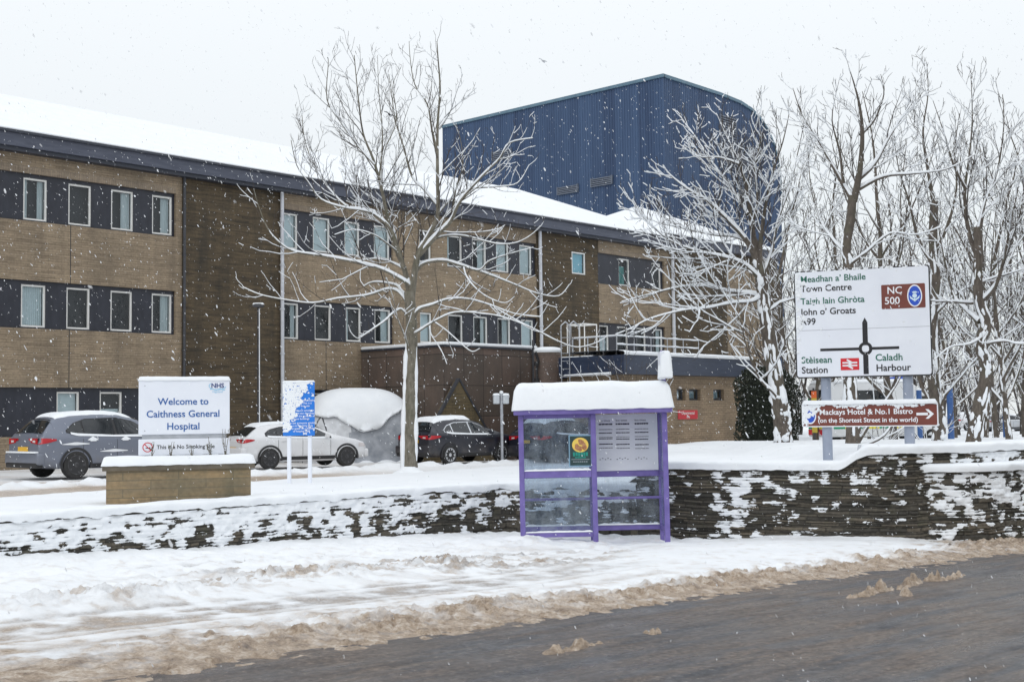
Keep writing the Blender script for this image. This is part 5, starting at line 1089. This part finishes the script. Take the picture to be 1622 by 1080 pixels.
class Tree:
    def __init__(s, seed): s.r = np.random.RandomState(seed); s.thick = []; s.thin = []; s.snow = []
    def add(s, P, R, snow=1.0):
        P = np.asarray(P, float); R = np.asarray(R, float); (s.thick if R[0] > .022 else s.thin).append((P, R))
        if snow <= 0: return
        d = np.diff(P, axis=0); l = np.linalg.norm(d, axis=1)+1e-9; hz = np.hypot(d[:, 0], d[:, 1])/l; hz = np.r_[hz[0], (hz[1:]+hz[:-1])/2, hz[-1]] if len(hz) > 1 else np.r_[hz, hz]
        keep = sm(hz, .30, .75)*snow
        i = 0
        while i < len(P):
            if keep[i] > .15:
                j = i
                while j+1 < len(P) and keep[j+1] > .15: j += 1
                if j > i:
                    k = keep[i:j+1]; r = (R[i:j+1]*.82+.0065)*(.45+.55*k)*s.r.uniform(.85, 1.15, j-i+1); q = P[i:j+1].copy(); q[:, 2] += R[i:j+1]*.62+.005; q[:, 0] -= R[i:j+1]*.2; q[:, 1] -= R[i:j+1]*.25
                    if s.r.rand() < .94 or R[0] > .02: s.snow.append((q, r))
                i = j+1
            else: i += 1
    def limb(s, p, d, L, r0, r1, n=7, up=.12, wob=.10, snow=1.0):
        P = [np.array(p, float)]; d = np.array(d, float); d /= np.linalg.norm(d); st = L/(n-1)
        for i in range(n-1):
            d = d+s.r.normal(0, wob, 3)+np.array([0, 0, up]); d /= np.linalg.norm(d); P.append(P[-1]+d*st)
        P = np.array(P); R = np.linspace(r0, r1, n); s.add(P, R, snow); return P, R
    def sprout(s, P, R, level, dens, Lf=(.25, .5), up=.12, f0=.15, snow=1.0, rmin=.0035, amin=32, amax=62, maxL=2.4, flat_=0):
        """side branches along an existing limb"""
        if level <= 0: return
        seg = np.linalg.norm(np.diff(P, axis=0), axis=1); cum = np.r_[0, np.cumsum(seg)]; L = cum[-1]; n = max(1, int(L*dens*s.r.uniform(.8, 1.2)))
        for k in range(n):
            t = L*(f0+(1-f0)*(k+s.r.rand())/n); i = min(np.searchsorted(cum, t)-1, len(P)-2); i = max(i, 0); q = (t-cum[i])/max(seg[i], 1e-6); p = P[i]*(1-q)+P[i+1]*q; rr = R[i]*(1-q)+R[i+1]*q
            d = (P[i+1]-P[i])/max(seg[i], 1e-6); a = np.cross(d, s.r.normal(0, 1, 3)*np.array([1, 1, .55])); a /= np.linalg.norm(a)+1e-9
            th = math.radians(s.r.uniform(amin, amax)); v = d*math.cos(th)+a*math.sin(th); v[2] += .18
            l = min(maxL, (L-t*.75)*s.r.uniform(*Lf)+.12); r0 = max(rmin, min(rr*.55, .0085*l+.0025)); m = 6 if l > .5 else 4
            P2, R2 = s.limb(p, v, l, r0, max(rmin*.6, r0*.32), m, up, .11, snow if s.r.rand() < (.85, .55, .35)[min(2, 3-level)]*min(1.15, snow) else 0); s.sprout(P2, R2, level-1, dens*1.18, Lf, up, .2, snow, rmin, amin, amax, maxL, flat_)
    def build(s, root, bark, twig=TWIG):
        if s.thick: V, F = tubes(s.thick, 9); link('limbs', npmesh('limbs', V, F, True), bark, root)
        if s.thin: V, F = tubes(s.thin, 4); link('twigs', npmesh('twigs', V, F, True), twig, root)
        if s.snow: V, F = tubes(s.snow, 5); link('branch_snow', npmesh('branch_snow', V, F, True), SNOW, root)
def wpath(px, Y, off, yo):
    """photo points to a 3-D limb whose depth runs off by yo from its root"""
    n = len(px); out = []
    for i, (x, y) in enumerate(px): t = i/(n-1); out.append(at(x, y, Y+off+yo*t))
    P = np.array(out); m = (n-1)*4+1; k = np.arange(n); kk = np.linspace(0, n-1, m); Q = []
    for t in kk:   # catmull-rom
        i = min(int(t), n-2); f = t-i; p0, p1, p2, p3 = P[max(i-1, 0)], P[i], P[i+1], P[min(i+2, n-1)]
        Q.append(.5*((2*p1)+(-p0+p2)*f+(2*p0-5*p1+4*p2-p3)*f*f+(-p0+3*p1-3*p2+p3)*f**3))
    return np.array(Q)
def big_tree():
    Y0 = 34.3; T = Tree(11)
    tr = wpath([(650, 752), (649, 700), (650, 640), (651, 590), (652, 540), (651, 500), (648, 462)], Y0, 0, 0); R = np.interp(np.linspace(0, 1, len(tr)), [0, .06, .2, 1], [.25, .20, .185, .145]); T.add(tr, R, 0)
    J = [  # photo path, radius at root, at tip, depth drift, twig density
     ([(650, 475), (641, 428), (622, 380), (605, 302), (591, 252), (575, 211), (567, 150), (561, 88)], .10, .012, .9, 2.3),
     ([(652, 470), (661, 407), (678, 375), (693, 340), (693, 284), (693, 203), (697, 142), (694, 95), (692, 66)], .115, .012, -.5, 2.0),
     ([(664, 404), (690, 375), (714, 350), (730, 317), (767, 276), (791, 252), (807, 227), (844, 219)], .085, .010, -1.6, 2.2),
     ([(693, 325), (672, 300), (653, 280), (640, 235), (626, 190), (620, 145), (616, 118)], .055, .008, 1.1, 2.2),
     ([(693, 244), (684, 205), (677, 166), (657, 134), (650, 95), (648, 66)], .04, .007, .5, 2.0),
     ([(650, 452), (634, 441), (596, 423), (522, 407), (469, 399), (445, 386), (424, 362), (408, 321), (402, 300)], .075, .009, -1.3, 1.5),
     ([(651, 492), (636, 466), (616, 458), (581, 468), (535, 473), (496, 480), (452, 475), (413, 467), (385, 455)], .06, .009, 1.2, 1.5),
     ([(640, 424), (622, 370), (605, 348), (581, 335), (545, 329), (509, 316), (488, 288), (470, 262), (461, 222)], .07, .009, -.9, 2.2),
     ([(622, 378), (600, 340), (574, 331), (547, 325), (510, 284), (485, 231), (479, 191), (478, 168)], .05, .008, 1.6, 2.2),
     ([(594, 262), (566, 230), (538, 191), (518, 158), (520, 101), (519, 92)], .04, .007, -.6, 2.2),
     ([(612, 330), (604, 290), (609, 240), (628, 191), (622, 138), (634, 108)], .035, .006, -1.2, 2.2),
     ([(600, 285), (606, 220), (600, 146), (598, 88)], .03, .006, 1.3, 2.0),
     ([(659, 430), (670, 418), (701, 413), (732, 421), (760, 430), (790, 441), (818, 452), (851, 465), (885, 469), (902, 451)], .07, .009, .9, 1.5),
     ([(740, 424), (760, 428), (773, 415), (792, 407), (815, 400), (845, 392)], .035, .006, -.6, 1.8),
     ([(656, 503), (664, 490), (685, 483), (711, 474), (742, 474), (776, 483), (815, 497), (857, 502)], .062, .009, -.8, 1.5),
     ([(776, 483), (800, 498), (828, 513), (857, 527), (885, 541), (913, 550), (942, 544), (962, 533)], .035, .007, .6, 1.4),
     ([(690, 364), (708, 340), (737, 312), (760, 294), (789, 275), (804, 260)], .035, .007, -1.0, 2.2),
     ([(690, 378), (711, 373), (737, 374), (768, 382), (794, 387), (820, 384), (842, 372), (856, 358)], .035, .006, -1.4, 1.8),
     ([(735, 425), (740, 440), (755, 458), (775, 472), (800, 480), (815, 470)], .03, .006, -1.6, 1.5),
     ([(654, 530), (664, 524), (690, 508), (721, 495), (765, 497), (800, 503), (845, 520)], .045, .007, -1.5, 1.5),
     ([(688, 510), (705, 522), (719, 534), (737, 550), (749, 557), (760, 552)], .028, .006, -.9, 1.2),
     ([(680, 513), (683, 530), (696, 550), (704, 566), (708, 577)], .022, .005, -1.1, .8),
     ([(648, 505), (636, 490), (623, 496), (610, 508), (594, 519), (575, 532), (566, 536), (556, 527), (552, 515)], .042, .006, -1.3, 1.5),
     ([(646, 470), (637, 462), (628, 452), (602, 447), (588, 448), (578, 453)], .05, .02, 1.6, 1.6),
     ([(648, 448), (641, 428), (620, 416), (594, 410), (566, 413), (550, 405)], .05, .012, 1.9, 1.8),
     ([(630, 400), (612, 385), (590, 371), (560, 364), (530, 372)], .035, .007, -1.8, 1.9),
     ([(640, 420), (628, 380), (622, 358), (600, 320), (570, 300), (556, 262), (548, 228)], .04, .007, 1.9, 2.2),
     ([(690, 345), (712, 318), (745, 300), (790, 296), (820, 290), (838, 262)], .04, .007, 1.6, 2.0),
     ([(696, 205), (712, 180), (722, 150), (733, 118)], .025, .006, -.8, 2.2),
     ([(650, 560), (640, 530), (630, 505), (622, 470), (612, 440)], .03, .007, -1.8, 1.6),
     ([(715, 348), (722, 300), (733, 262), (730, 225), (722, 195)], .035, .007, .8, 2.0)]
    for px, r0, r1, yo, dn in J:
        r0 *= .85; P = wpath(px, Y0, 0, yo); R = r1+(r0-r1)*(1-np.linspace(0, 1, len(P)))**1.35; T.add(P, R, 1.15 if r0 > .03 else 1.); T.sprout(P, R, 3, dn*1.5, (.25, .47), .12, .12, .9, .0050, 28, 62, maxL=1.8)
    # snow driven onto the windward side of the trunk
    for dx, rr, z0 in ((-.15, .085, 0), (.135, .06, 1)):
        Q = tr[(z0*2):-6].copy(); rl = R if False else np.interp(np.linspace(0, 1, len(Q)), [0, 1], [1.25, .8]); Q[:, 0] += dx*rl; Q[:, 1] -= .06
        T.snow.append((Q, rr*rl*T.r.uniform(.6, 1.2, len(Q))*np.r_[.3, .8, np.ones(len(Q)-6), .8, .6, .35, .1]))
    o = thing('bare_tree', 'large bare tree with snow on every limb, in the middle before the hospital', 'tree', (0, 0, 0)); base = Vector(tr[0])
    for lst in (T.thick, T.thin, T.snow):
        for P, _ in lst: P -= np.array(base)
    o.location = base; T.build(o, BARK)
    MB().lathe([(.6, -.10), (.38, .05), (.27, .10), (.2, .18), (.0, .2)], 18, Matrix.Translation((-.03, -.02, .05))).build('base_snow', SNOW, o, True)
big_tree()
def side_tree(name, label, Y0, trunk, rad, limbs, seed, bark, lev=3, dens=1.7, snow=1.25, tw=.0055, plaster=.5, group=None):
    T = Tree(seed); tr = wpath(trunk, Y0, 0, 0); R = np.interp(np.linspace(0, 1, len(tr)), [0, .05, 1], [rad*1.25, rad, rad*.55]); T.add(tr, R, 0)
    for px, r0, r1, yo, dn in limbs:
        r0 *= .85; P = wpath(px, Y0, 0, yo); R2 = r1+(r0-r1)*(1-np.linspace(0, 1, len(P)))**1.5; T.add(P, R2, snow); T.sprout(P, R2, lev, dn*dens*3.6, (.26, .55), .10, .08, snow, tw*1.05, 24, 58, maxL=2.2)
    if plaster:
        plaster_snow(T, tr, R, int(30*plaster)); plaster_snow(T, tr[:max(4, len(tr)//3)], R[:max(4, len(tr)//3)], int(8*plaster))
    base = tr[0].copy()
    for lst in (T.thick, T.thin, T.snow):
        for P, _ in lst: P -= base
    o = thing(name, label, 'tree', tuple(base), group=group); T.build(o, bark); return o
TG = 'snowy bare trees on the right'
side_tree('bare_tree', 'wide spreading snow plastered tree between the brick building and the direction sign', 34.5,
  [(1243, 716), (1238, 660), (1230, 610), (1222, 560), (1214, 505), (1207, 450), (1200, 410), (1192, 380)], .25,
  [([(1200, 412), (1180, 378), (1150, 345), (1120, 318), (1090, 300), (1062, 278), (1050, 262)], .11, .01, -1, 1), ([(1196, 395), (1190, 350), (1183, 300), (1170, 255), (1150, 215), (1135, 180)], .11, .01, 1.2, 1),
   ([(1207, 445), (1180, 420), (1150, 408), (1105, 398), (1060, 380), (1020, 345), (1002, 316)], .09, .01, -1.6, 1), ([(1210, 470), (1185, 465), (1145, 460), (1110, 452), (1070, 456), (1030, 466), (985, 478)], .085, .01, 1.3, .9),
   ([(1205, 470), (1190, 478), (1160, 480), (1120, 488), (1080, 492), (1030, 505), (1000, 520), (975, 530)], .07, .009, -2, .8), ([(1203, 420), (1205, 380), (1212, 330), (1222, 280), (1240, 225), (1250, 180)], .10, .01, -1.2, 1),
   ([(1206, 440), (1222, 400), (1232, 350), (1250, 300), (1262, 250), (1275, 190)], .08, .01, 1.6, 1), ([(1185, 340), (1160, 300), (1130, 260), (1100, 215), (1080, 190)], .06, .008, 1.8, 1.1),
   ([(1195, 390), (1165, 375), (1130, 372), (1085, 362), (1040, 352), (1010, 335)], .06, .008, 2.0, 1.1), ([(1240, 650), (1228, 625), (1205, 602), (1190, 570), (1180, 540), (1172, 505), (1150, 470), (1135, 440)], .06, .01, -1.4, .55),
   ([(1205, 602), (1218, 590), (1232, 570), (1240, 545)], .04, .01, -1.2, .8), ([(1178, 528), (1160, 520), (1135, 505), (1110, 490), (1085, 462), (1068, 445)], .04, .008, -1.6, .7),
   ([(1212, 500), (1235, 480), (1262, 470), (1280, 440), (1290, 400)], .06, .01, -.8, 1), ([(1190, 360), (1200, 320), (1196, 270), (1205, 215), (1198, 170)], .06, .008, -1.8, 1.1),
   ([(1170, 260), (1140, 250), (1105, 248), (1075, 228)], .04, .008, -.8, 1.2)], 21, BARK2, 3, 1.15, 1.5, .0065, 2.2, TG)
side_tree('bare_tree', 'dark forked tree rising behind the direction sign, smooth trunk above the sign', 30,
  [(1350, 716), (1352, 680), (1349, 640), (1345, 580), (1342, 520), (1341, 470), (1344, 420), (1340, 390), (1348, 345), (1350, 310)], .18,
  [([(1350, 315), (1335, 290), (1315, 255), (1295, 220), (1270, 180), (1256, 140)], .10, .009, 1, 1), ([(1352, 320), (1362, 270), (1366, 215), (1362, 170), (1352, 130), (1345, 110)], .11, .009, -.8, 1),
   ([(1358, 285), (1385, 260), (1410, 215), (1440, 170), (1462, 140)], .08, .008, 1.2, 1), ([(1360, 300), (1400, 280), (1450, 275), (1500, 268), (1545, 245)], .06, .008, -1.2, .8),
   ([(1340, 400), (1320, 380), (1300, 350), (1285, 300), (1280, 240)], .05, .008, 1.4, 1), ([(1345, 420), (1372, 400), (1410, 370), (1450, 372), (1490, 360)], .05, .008, -1.5, .9),
   ([(1362, 215), (1385, 190), (1400, 150), (1395, 118)], .05, .007, -.3, 1.1), ([(1336, 290), (1330, 240), (1318, 190), (1326, 140)], .05, .007, -1, 1.1), ([(1345, 620), (1330, 590), (1312, 575), (1300, 560)], .04, .01, -.5, .7),
   ([(1360, 700), (1385, 660), (1405, 632), (1425, 600), (1440, 560)], .05, .012, -1.0, .8), ([(1365, 706), (1400, 690), (1420, 650), (1400, 600)], .045, .012, -.6, .8)], 22, BARK2, 3, 1.0, 1.25, .0055, 1.3, TG)
side_tree('bare_tree', 'leaning snow crusted tree right of the direction sign, bent trunk', 29.5,
  [(1540, 712), (1545, 680), (1552, 640), (1562, 600), (1560, 570), (1552, 545), (1562, 515), (1552, 480), (1548, 440), (1550, 400), (1548, 360)], .175,
  [([(1550, 410), (1535, 370), (1528, 310), (1535, 250), (1540, 190), (1538, 120)], .08, .008, .6, 1), ([(1552, 480), (1575, 455), (1588, 420), (1600, 360), (1612, 300), (1625, 240)], .08, .008, -.8, 1),
   ([(1552, 510), (1530, 490), (1512, 470), (1500, 430), (1490, 380), (1480, 310)], .08, .008, 1.2, 1), ([(1560, 545), (1590, 540), (1620, 545), (1660, 535)], .05, .008, -.6, 1), ([(1548, 450), (1575, 440), (1610, 430), (1650, 415)], .05, .008, .9, 1),
   ([(1540, 480), (1510, 478), (1475, 476), (1440, 462)], .05, .008, -1.4, 1), ([(1548, 370), (1560, 320), (1580, 270), (1590, 200), (1588, 150)], .06, .008, 1.2, 1), ([(1530, 300), (1510, 260), (1495, 210), (1478, 160)], .05, .007, -.6, 1), ([(1555, 535), (1535, 545), (1505, 550), (1480, 570)], .04, .008, -1., .9)], 23, BARK2, 3, 1.05, 1.3, .0055, 1.9, TG)
side_tree('bare_tree', 'rough many stemmed tree with crossing lower boughs beside the right sign post', 33,
  [(1487, 708), (1488, 680), (1484, 640), (1478, 590), (1475, 540), (1478, 490), (1482, 440), (1478, 380), (1480, 320)], .19,
  [([(1486, 660), (1498, 625), (1520, 600), (1540, 575), (1560, 555)], .06, .01, -1.2, .9), ([(1484, 650), (1460, 610), (1445, 560), (1435, 500), (1425, 440)], .08, .01, 1, .9), ([(1480, 330), (1470, 270), (1462, 210), (1470, 150), (1468, 100)], .07, .008, .8, 1),
   ([(1478, 400), (1500, 360), (1515, 300), (1512, 240), (1520, 180)], .07, .008, -.8, 1), ([(1479, 420), (1455, 380), (1440, 320), (1422, 260), (1415, 200)], .07, .008, 1.2, 1), ([(1480, 500), (1510, 470), (1545, 450), (1580, 445)], .05, .008, -1.2, 1), ([(1478, 540), (1450, 520), (1420, 510), (1395, 520)], .05, .008, -1., .9)], 24, BARK2, 3, 1.0, 1.3, .006, 1.6, TG)
# further trees: four built kinds, copied
def wild_tree(seed, H, r, bark, lab):
    T = Tree(seed); P, R = T.limb((0, 0, -.3), (T.r.normal(0, .06), T.r.normal(0, .06), 1), H*.62, r, r*.5, 9, .08, .05, 0)
    n = 11
    for k in range(n):
        i = 2+int(k*7/n); a = 2.4*k+T.r.rand(); el_ = T.r.uniform(.5, 1.1)
        Q, RQ = T.limb(P[min(i, 8)], (math.cos(a), math.sin(a), el_), H*T.r.uniform(.34, .5), R[min(i, 8)]*.5, .009, 9, .16, .09, 1.2); T.sprout(Q, RQ, 3, 2.1, (.26, .48), .09, .10, 1.15, .0105, maxL=2.4)
    Q, RQ = T.limb(P[-1], (T.r.normal(0, .15), 0, 1), H*.42, R[-1], .01, 8, .1, .08, .6); T.sprout(Q, RQ, 3, 1.7, (.28, .48), .09, .08, 1.1, .0105, maxL=2.4)
    plaster_snow(T, P, R, 34)
    o = thing('bare_tree', lab, 'tree', (0, 0, 0), group=TG); T.build(o, bark); return o
spots = [(1262, 700, 46, 10.5, 0, 'slender bare tree directly behind the spreading snowy tree'), (1292, 700, 52, 12.5, 1, 'tall bare tree rising left above the direction sign'), (1418, 692, 41, 11.5, 2, 'bare tree whose crown fills the sky right above the brown badge of the sign'),
    (1445, 692, 55, 13, 3, 'tall thin tree behind the right sign post'), (1600, 690, 36, 8.8, 0, 'stout dark trunk at the right edge before the distant cars'), (1578, 690, 43, 10.5, 1, 'grey twin tree left of the stout trunk at the right edge'), (1625, 690, 47, 12, 2, 'bare tree cut by the right edge of the picture'),
    (1515, 690, 58, 13.5, 3, 'far tall tree between the bent trunk and the many stemmed one'), (1330, 690, 62, 12, 2, 'far bare tree behind the forked dark tree'), (1380, 690, 68, 12.5, 0, 'far bare tree above the middle of the direction sign'), (1560, 685, 70, 13, 2, 'far bare tree above the distant silver car'),
    (1470, 688, 75, 14, 1, 'farthest tall tree right of the sign'), (1660, 690, 42, 12, 3, 'bare tree just outside the right edge'), (1640, 685, 66, 14, 1, 'far tree beyond the right edge'), (1235, 690, 70, 12, 3, 'far tree beside the right side of the navy tower')]
protos = {}
for px, py, Y, H, kind, lab in spots:
    p = at(px, py, Y); g = float(ground(p[0], Y))-.1
    if kind not in protos:
        base_H = {0: 10.5, 1: 12.5, 2: 11.5, 3: 13}[kind]; o = wild_tree(40+kind, base_H, (.125, .14, .13, .11)[kind], BARK2, lab); protos[kind] = (o, base_H)
    else: o = copy_tree(protos[kind][0]); o['label'] = lab
    s_ = H/protos[kind][1]; o.location = (p[0], Y, g); o.rotation_euler = (0, 0, rnd.uniform(0, 6.28)); o.scale = (s_, s_, s_)
# distant wood: one mass of brushwood beyond the grounds
T = Tree(77)
for k in range(95):
    Y = T.r.uniform(85, 135); x = at(T.r.uniform(1255, 1760), 600, Y)[0]; g = float(ground(x, Y))-.3; H = T.r.uniform(5, 10.5)
    P, R = T.limb((x, Y, g), (T.r.normal(0, .1), T.r.normal(0, .1), 1), H, .14, .03, 7, .05, .07, 0); T.sprout(P, R, 2, 1.3, (.3, .55), .05, .08, 1.2, .015, maxL=3)
o = bpy.data.objects.new('distant_wood', None)
V, F = tubes(T.thick+T.thin, 4); wd = link('distant_wood', npmesh('distant_wood', V, F, True), TWIG); tag(wd, 'snow dusted wood filling the background at the right', 'wood', kind='stuff'); bpy.data.objects.remove(o)
V, F = tubes(T.snow, 4); link('branch_snow', npmesh('branch_snow', V, F, True), SNOW, wd)
# bare shrub before the low brick building
def shrub(px, py, Y, H, n, seed, lab, spread=.5):
    T = Tree(seed); p = at(px, py, Y)
    for k in range(n):
        a = T.r.uniform(0, 6.28); P, R = T.limb((.1*math.cos(a), .1*math.sin(a), -.2), (spread*math.cos(a), spread*math.sin(a), 1), H*T.r.uniform(.6, 1), .012, .004, 7, .05, .09, .5); T.sprout(P, R, 2, 2.2, (.25, .45), .08, .15, .45, .004)
    o = thing('bare_shrub', lab, 'shrub', (p[0], Y, float(ground(p[0], Y)))); T.build(o, TWIG)
shrub(1000, 640, 33, 3.5, 26, 61, 'bare twiggy shrub showing above the bus shelter roof', .42)
shrub(1400, 700, 40, 2.2, 14, 63, 'tangle of bare snowy stems between the two sign posts', .9)
shrub(1470, 700, 37, 1.8, 10, 64, 'low snowy thicket right of the second sign post', .9)
# dark evergreen at the corner of the brick building
def evergreen():
    Y = 43; p = at(1216, 700, Y); r = np.random.RandomState(9); n = 9000
    t = r.rand(n)**.8; z = t*2.75-.25; rad = np.interp(z, [-.3, .3, 1.2, 2.0, 2.4, 2.65], [.85, .95, .96, .90, .62, .12])*(.55+.45*r.rand(n)**.5); a = r.rand(n)*6.283; rad *= 1.15+.13*np.sin(a*3+z*2.2)
    c = np.stack([rad*np.cos(a), rad*np.sin(a), z], 1); d = r.normal(0, 1, (n, 3)); d /= np.linalg.norm(d, axis=1)[:, None]; e = np.cross(d, r.normal(0, 1, (n, 3))); e /= np.linalg.norm(e, axis=1)[:, None]+1e-9; s = r.uniform(.03, .075, n)[:, None]
    V = np.stack([c-d*s, c+e*s*.45, c+d*s, c-e*s*.45], 1); sel = (r.rand(n) < .035)
    o = thing('evergreen_bush', 'dark evergreen bush at the corner of the low brick building, hardly any snow on it', 'bush', (p[0], Y, float(ground(p[0], Y))))
    F = np.arange(n*4).reshape(-1, 4); link('foliage', npmesh('foliage', V[~sel].reshape(-1, 3), F[:(~sel).sum()], False), noisy('dark_needles', (.014, .020, .014), (.035, .042, .026), 5, .9), o)
    link('snow', npmesh('snow', V[sel].reshape(-1, 3), F[:sel.sum()], False), SNOW, o)
    MB().tube([(0, 0, -.4), (0, 0, 1.0), (.03, 0, 2.2)], [.12, .09, .03], 8).build('trunk', BARK2, o, True)
    MB().lathe([(.65, -.3), (.74, .3), (.74, 1.2), (.66, 1.9), (.3, 2.3), (.05, 2.45)], 14).build('inner_foliage', noisy('inner_needles', (.012, .016, .011), (.02, .025, .016), 9, .95), o, True)
evergreen()
# blue posts and a road-works board among the trees
BPO = noisy('blue_post', (.03, .09, .26), (.05, .13, .34), 4, .4)
for px, y0, y1, Y, lab in ((1458, 700, 618, 48, 'blue post glimpsed behind the right sign post'), (1507, 702, 615, 40, 'blue post among the trees right of the hotel sign'), (1592, 690, 640, 70, 'short blue post in the far car park at the right')):
    p = at(px, y0, Y); q = at(px, y1, Y); o = thing('blue_post', lab, 'post', (p[0], Y, p[2]-.4)); MB().tube([(0, 0, 0), (0, 0, q[2]-p[2]+.4)], .10, 10).build('column', BPO, o, True); MB().lathe([(.10, q[2]-p[2]+.4), (.1, q[2]-p[2]+.46), (0, q[2]-p[2]+.5)], 10).build('snow', SNOW, o, True)
p = at(1291, 690, 44); o = thing('hazard_panel', 'narrow orange and yellow upright panel left of the first sign post', 'marker', (p[0], 44, float(ground(p[0], 44)))); mb1, mb2 = MB(), MB()
for k in range(6): (mb1 if k % 2 else mb2).box((-.09, 0, .25+.24*k), (.09, .03, .49+.24*k))
mb1.build('orange_stripes', mat('orange', (.75, .14, .03), .5), o); mb2.build('yellow_stripes', mat('dull_yellow', (.55, .42, .05), .5), o); MB().box((-.03, .035, -.2), (.03, .08, 1.8)).build('stake', DARK_MET, o)
# birds
def bird(px, py, Y, s, m, lab, rot):
    p = at(px, py, Y); o = thing('bird', lab, 'bird', tuple(p), rot); o.rotation_euler = (.5, .3, rot)
    rings = [(-.22, .002), (-.17, .02), (-.08, .05), (.04, .06), (.12, .045), (.17, .035), (.21, .015), (.235, .003)]
    mb = MB().tube([(a*s, 0, 0) for a, _ in rings], [b*s for _, b in rings], 8); mb.build('body', m, o, True); w = MB()
    for sd_ in (-1, 1):
        V = [(.09, .03, .02), (.13, .22, .09), (.05, .46, .05), (-.04, .42, .05), (-.03, .22, .07), (-.07, .03, .02)]; V = [(a*s, b*s*sd_, c*s) for a, b, c in V]; w.add(V+[(a, b, c-.012*s) for a, b, c in V], [(0, 1, 4, 5), (1, 2, 3, 4), (11, 10, 7, 6), (10, 9, 8, 7)])
    w.build('wing', m, o); MB().add([(-.18*s, -.02*s, 0), (-.34*s, -.06*s, 0), (-.36*s, 0, 0), (-.34*s, .06*s, 0), (-.18*s, .02*s, 0)], [(0, 1, 2, 3, 4)]).build('tail', m, o)
bird(617, 182, 42, .62, mat('dark_plumage', (.012, .016, .03), .7), 'small dark bird flying among the top twigs of the middle tree', 1.2)
bird(860, 97, 60, .8, mat('pale_plumage', (.55, .56, .58), .7), 'pale gull in the sky above the bus shelter', .9)

# ------------------------------------------------------------------ falling snow
FLAKE = mat('snowflake', (.9, .92, .94), .8)
_t = FLAKE.node_tree; _a = _t.nodes.new('ShaderNodeBsdfTranslucent'); _a.inputs[0].default_value = (.95, .97, 1, 1); _m = _t.nodes.new('ShaderNodeMixShader'); _m.inputs[0].default_value = .62
_t.links.new(_t.nodes['Principled BSDF'].outputs[0], _m.inputs[1]); _t.links.new(_a.outputs[0], _m.inputs[2]); _t.links.new(_m.outputs[0], _t.nodes['Material Output'].inputs[0])
def flakes():
    r = np.random.RandomState(5); N = 30000
    Y = 1.6+(46-1.6)*r.rand(N)**.62; X = (r.rand(N)*2-1)*(Y*.47+1.5); zl = -.29*Y; zh = .36*Y; Z = zl+(zh-zl)*r.rand(N)
    ok = Z > np.where(ab(X, Y)[1] < np.interp(ab(X, Y)[0], WA, WB), road_z(ab(X, Y)[0])+.1, ground(X, Y)+.1); X, Y, Z = X[ok], Y[ok], Z[ok]; n = len(X)
    s = (.0017+.0031*r.rand(n)**1.8)*(1+1.1*(r.rand(n) < .07))*np.clip(.35+Y/15, .45, 2.0)
    # each flake is a small ragged wafer turned at random, drawn out along its fall
    e1 = r.normal(0, 1, (n, 3)); e1 /= np.linalg.norm(e1, axis=1)[:, None]; e2 = np.cross(e1, r.normal(0, 1, (n, 3))); e2 /= np.linalg.norm(e2, axis=1)[:, None]
    t = np.arange(7)*2*np.pi/7; rr = 1+r.uniform(-.35, .35, (n, 7)); V = rr[:, :, None]*(np.cos(t)[None, :, None]*e1[:, None]+np.sin(t)[None, :, None]*e2[:, None])
    V[:, :, 2] *= r.uniform(1.2, 2.9, n)[:, None]; sl_ = r.normal(.42, .2, n); V[:, :, 0] -= sl_[:, None]*V[:, :, 2]; V = V*(1.15*s)[:, None, None]+np.stack([X, Y, Z], 1)[:, None, :]
    f = np.array([(0, k, k+1) for k in range(1, 6)]); F = (f[None]+7*np.arange(n)[:, None, None]).reshape(-1, 3)
    o = link('falling_snow', npmesh('falling_snow', V.reshape(-1, 3), F, True), FLAKE); tag(o, 'snowflakes drifting down through the whole view', 'falling snow', kind='stuff')
flakes()
bpy.context.view_layer.update()
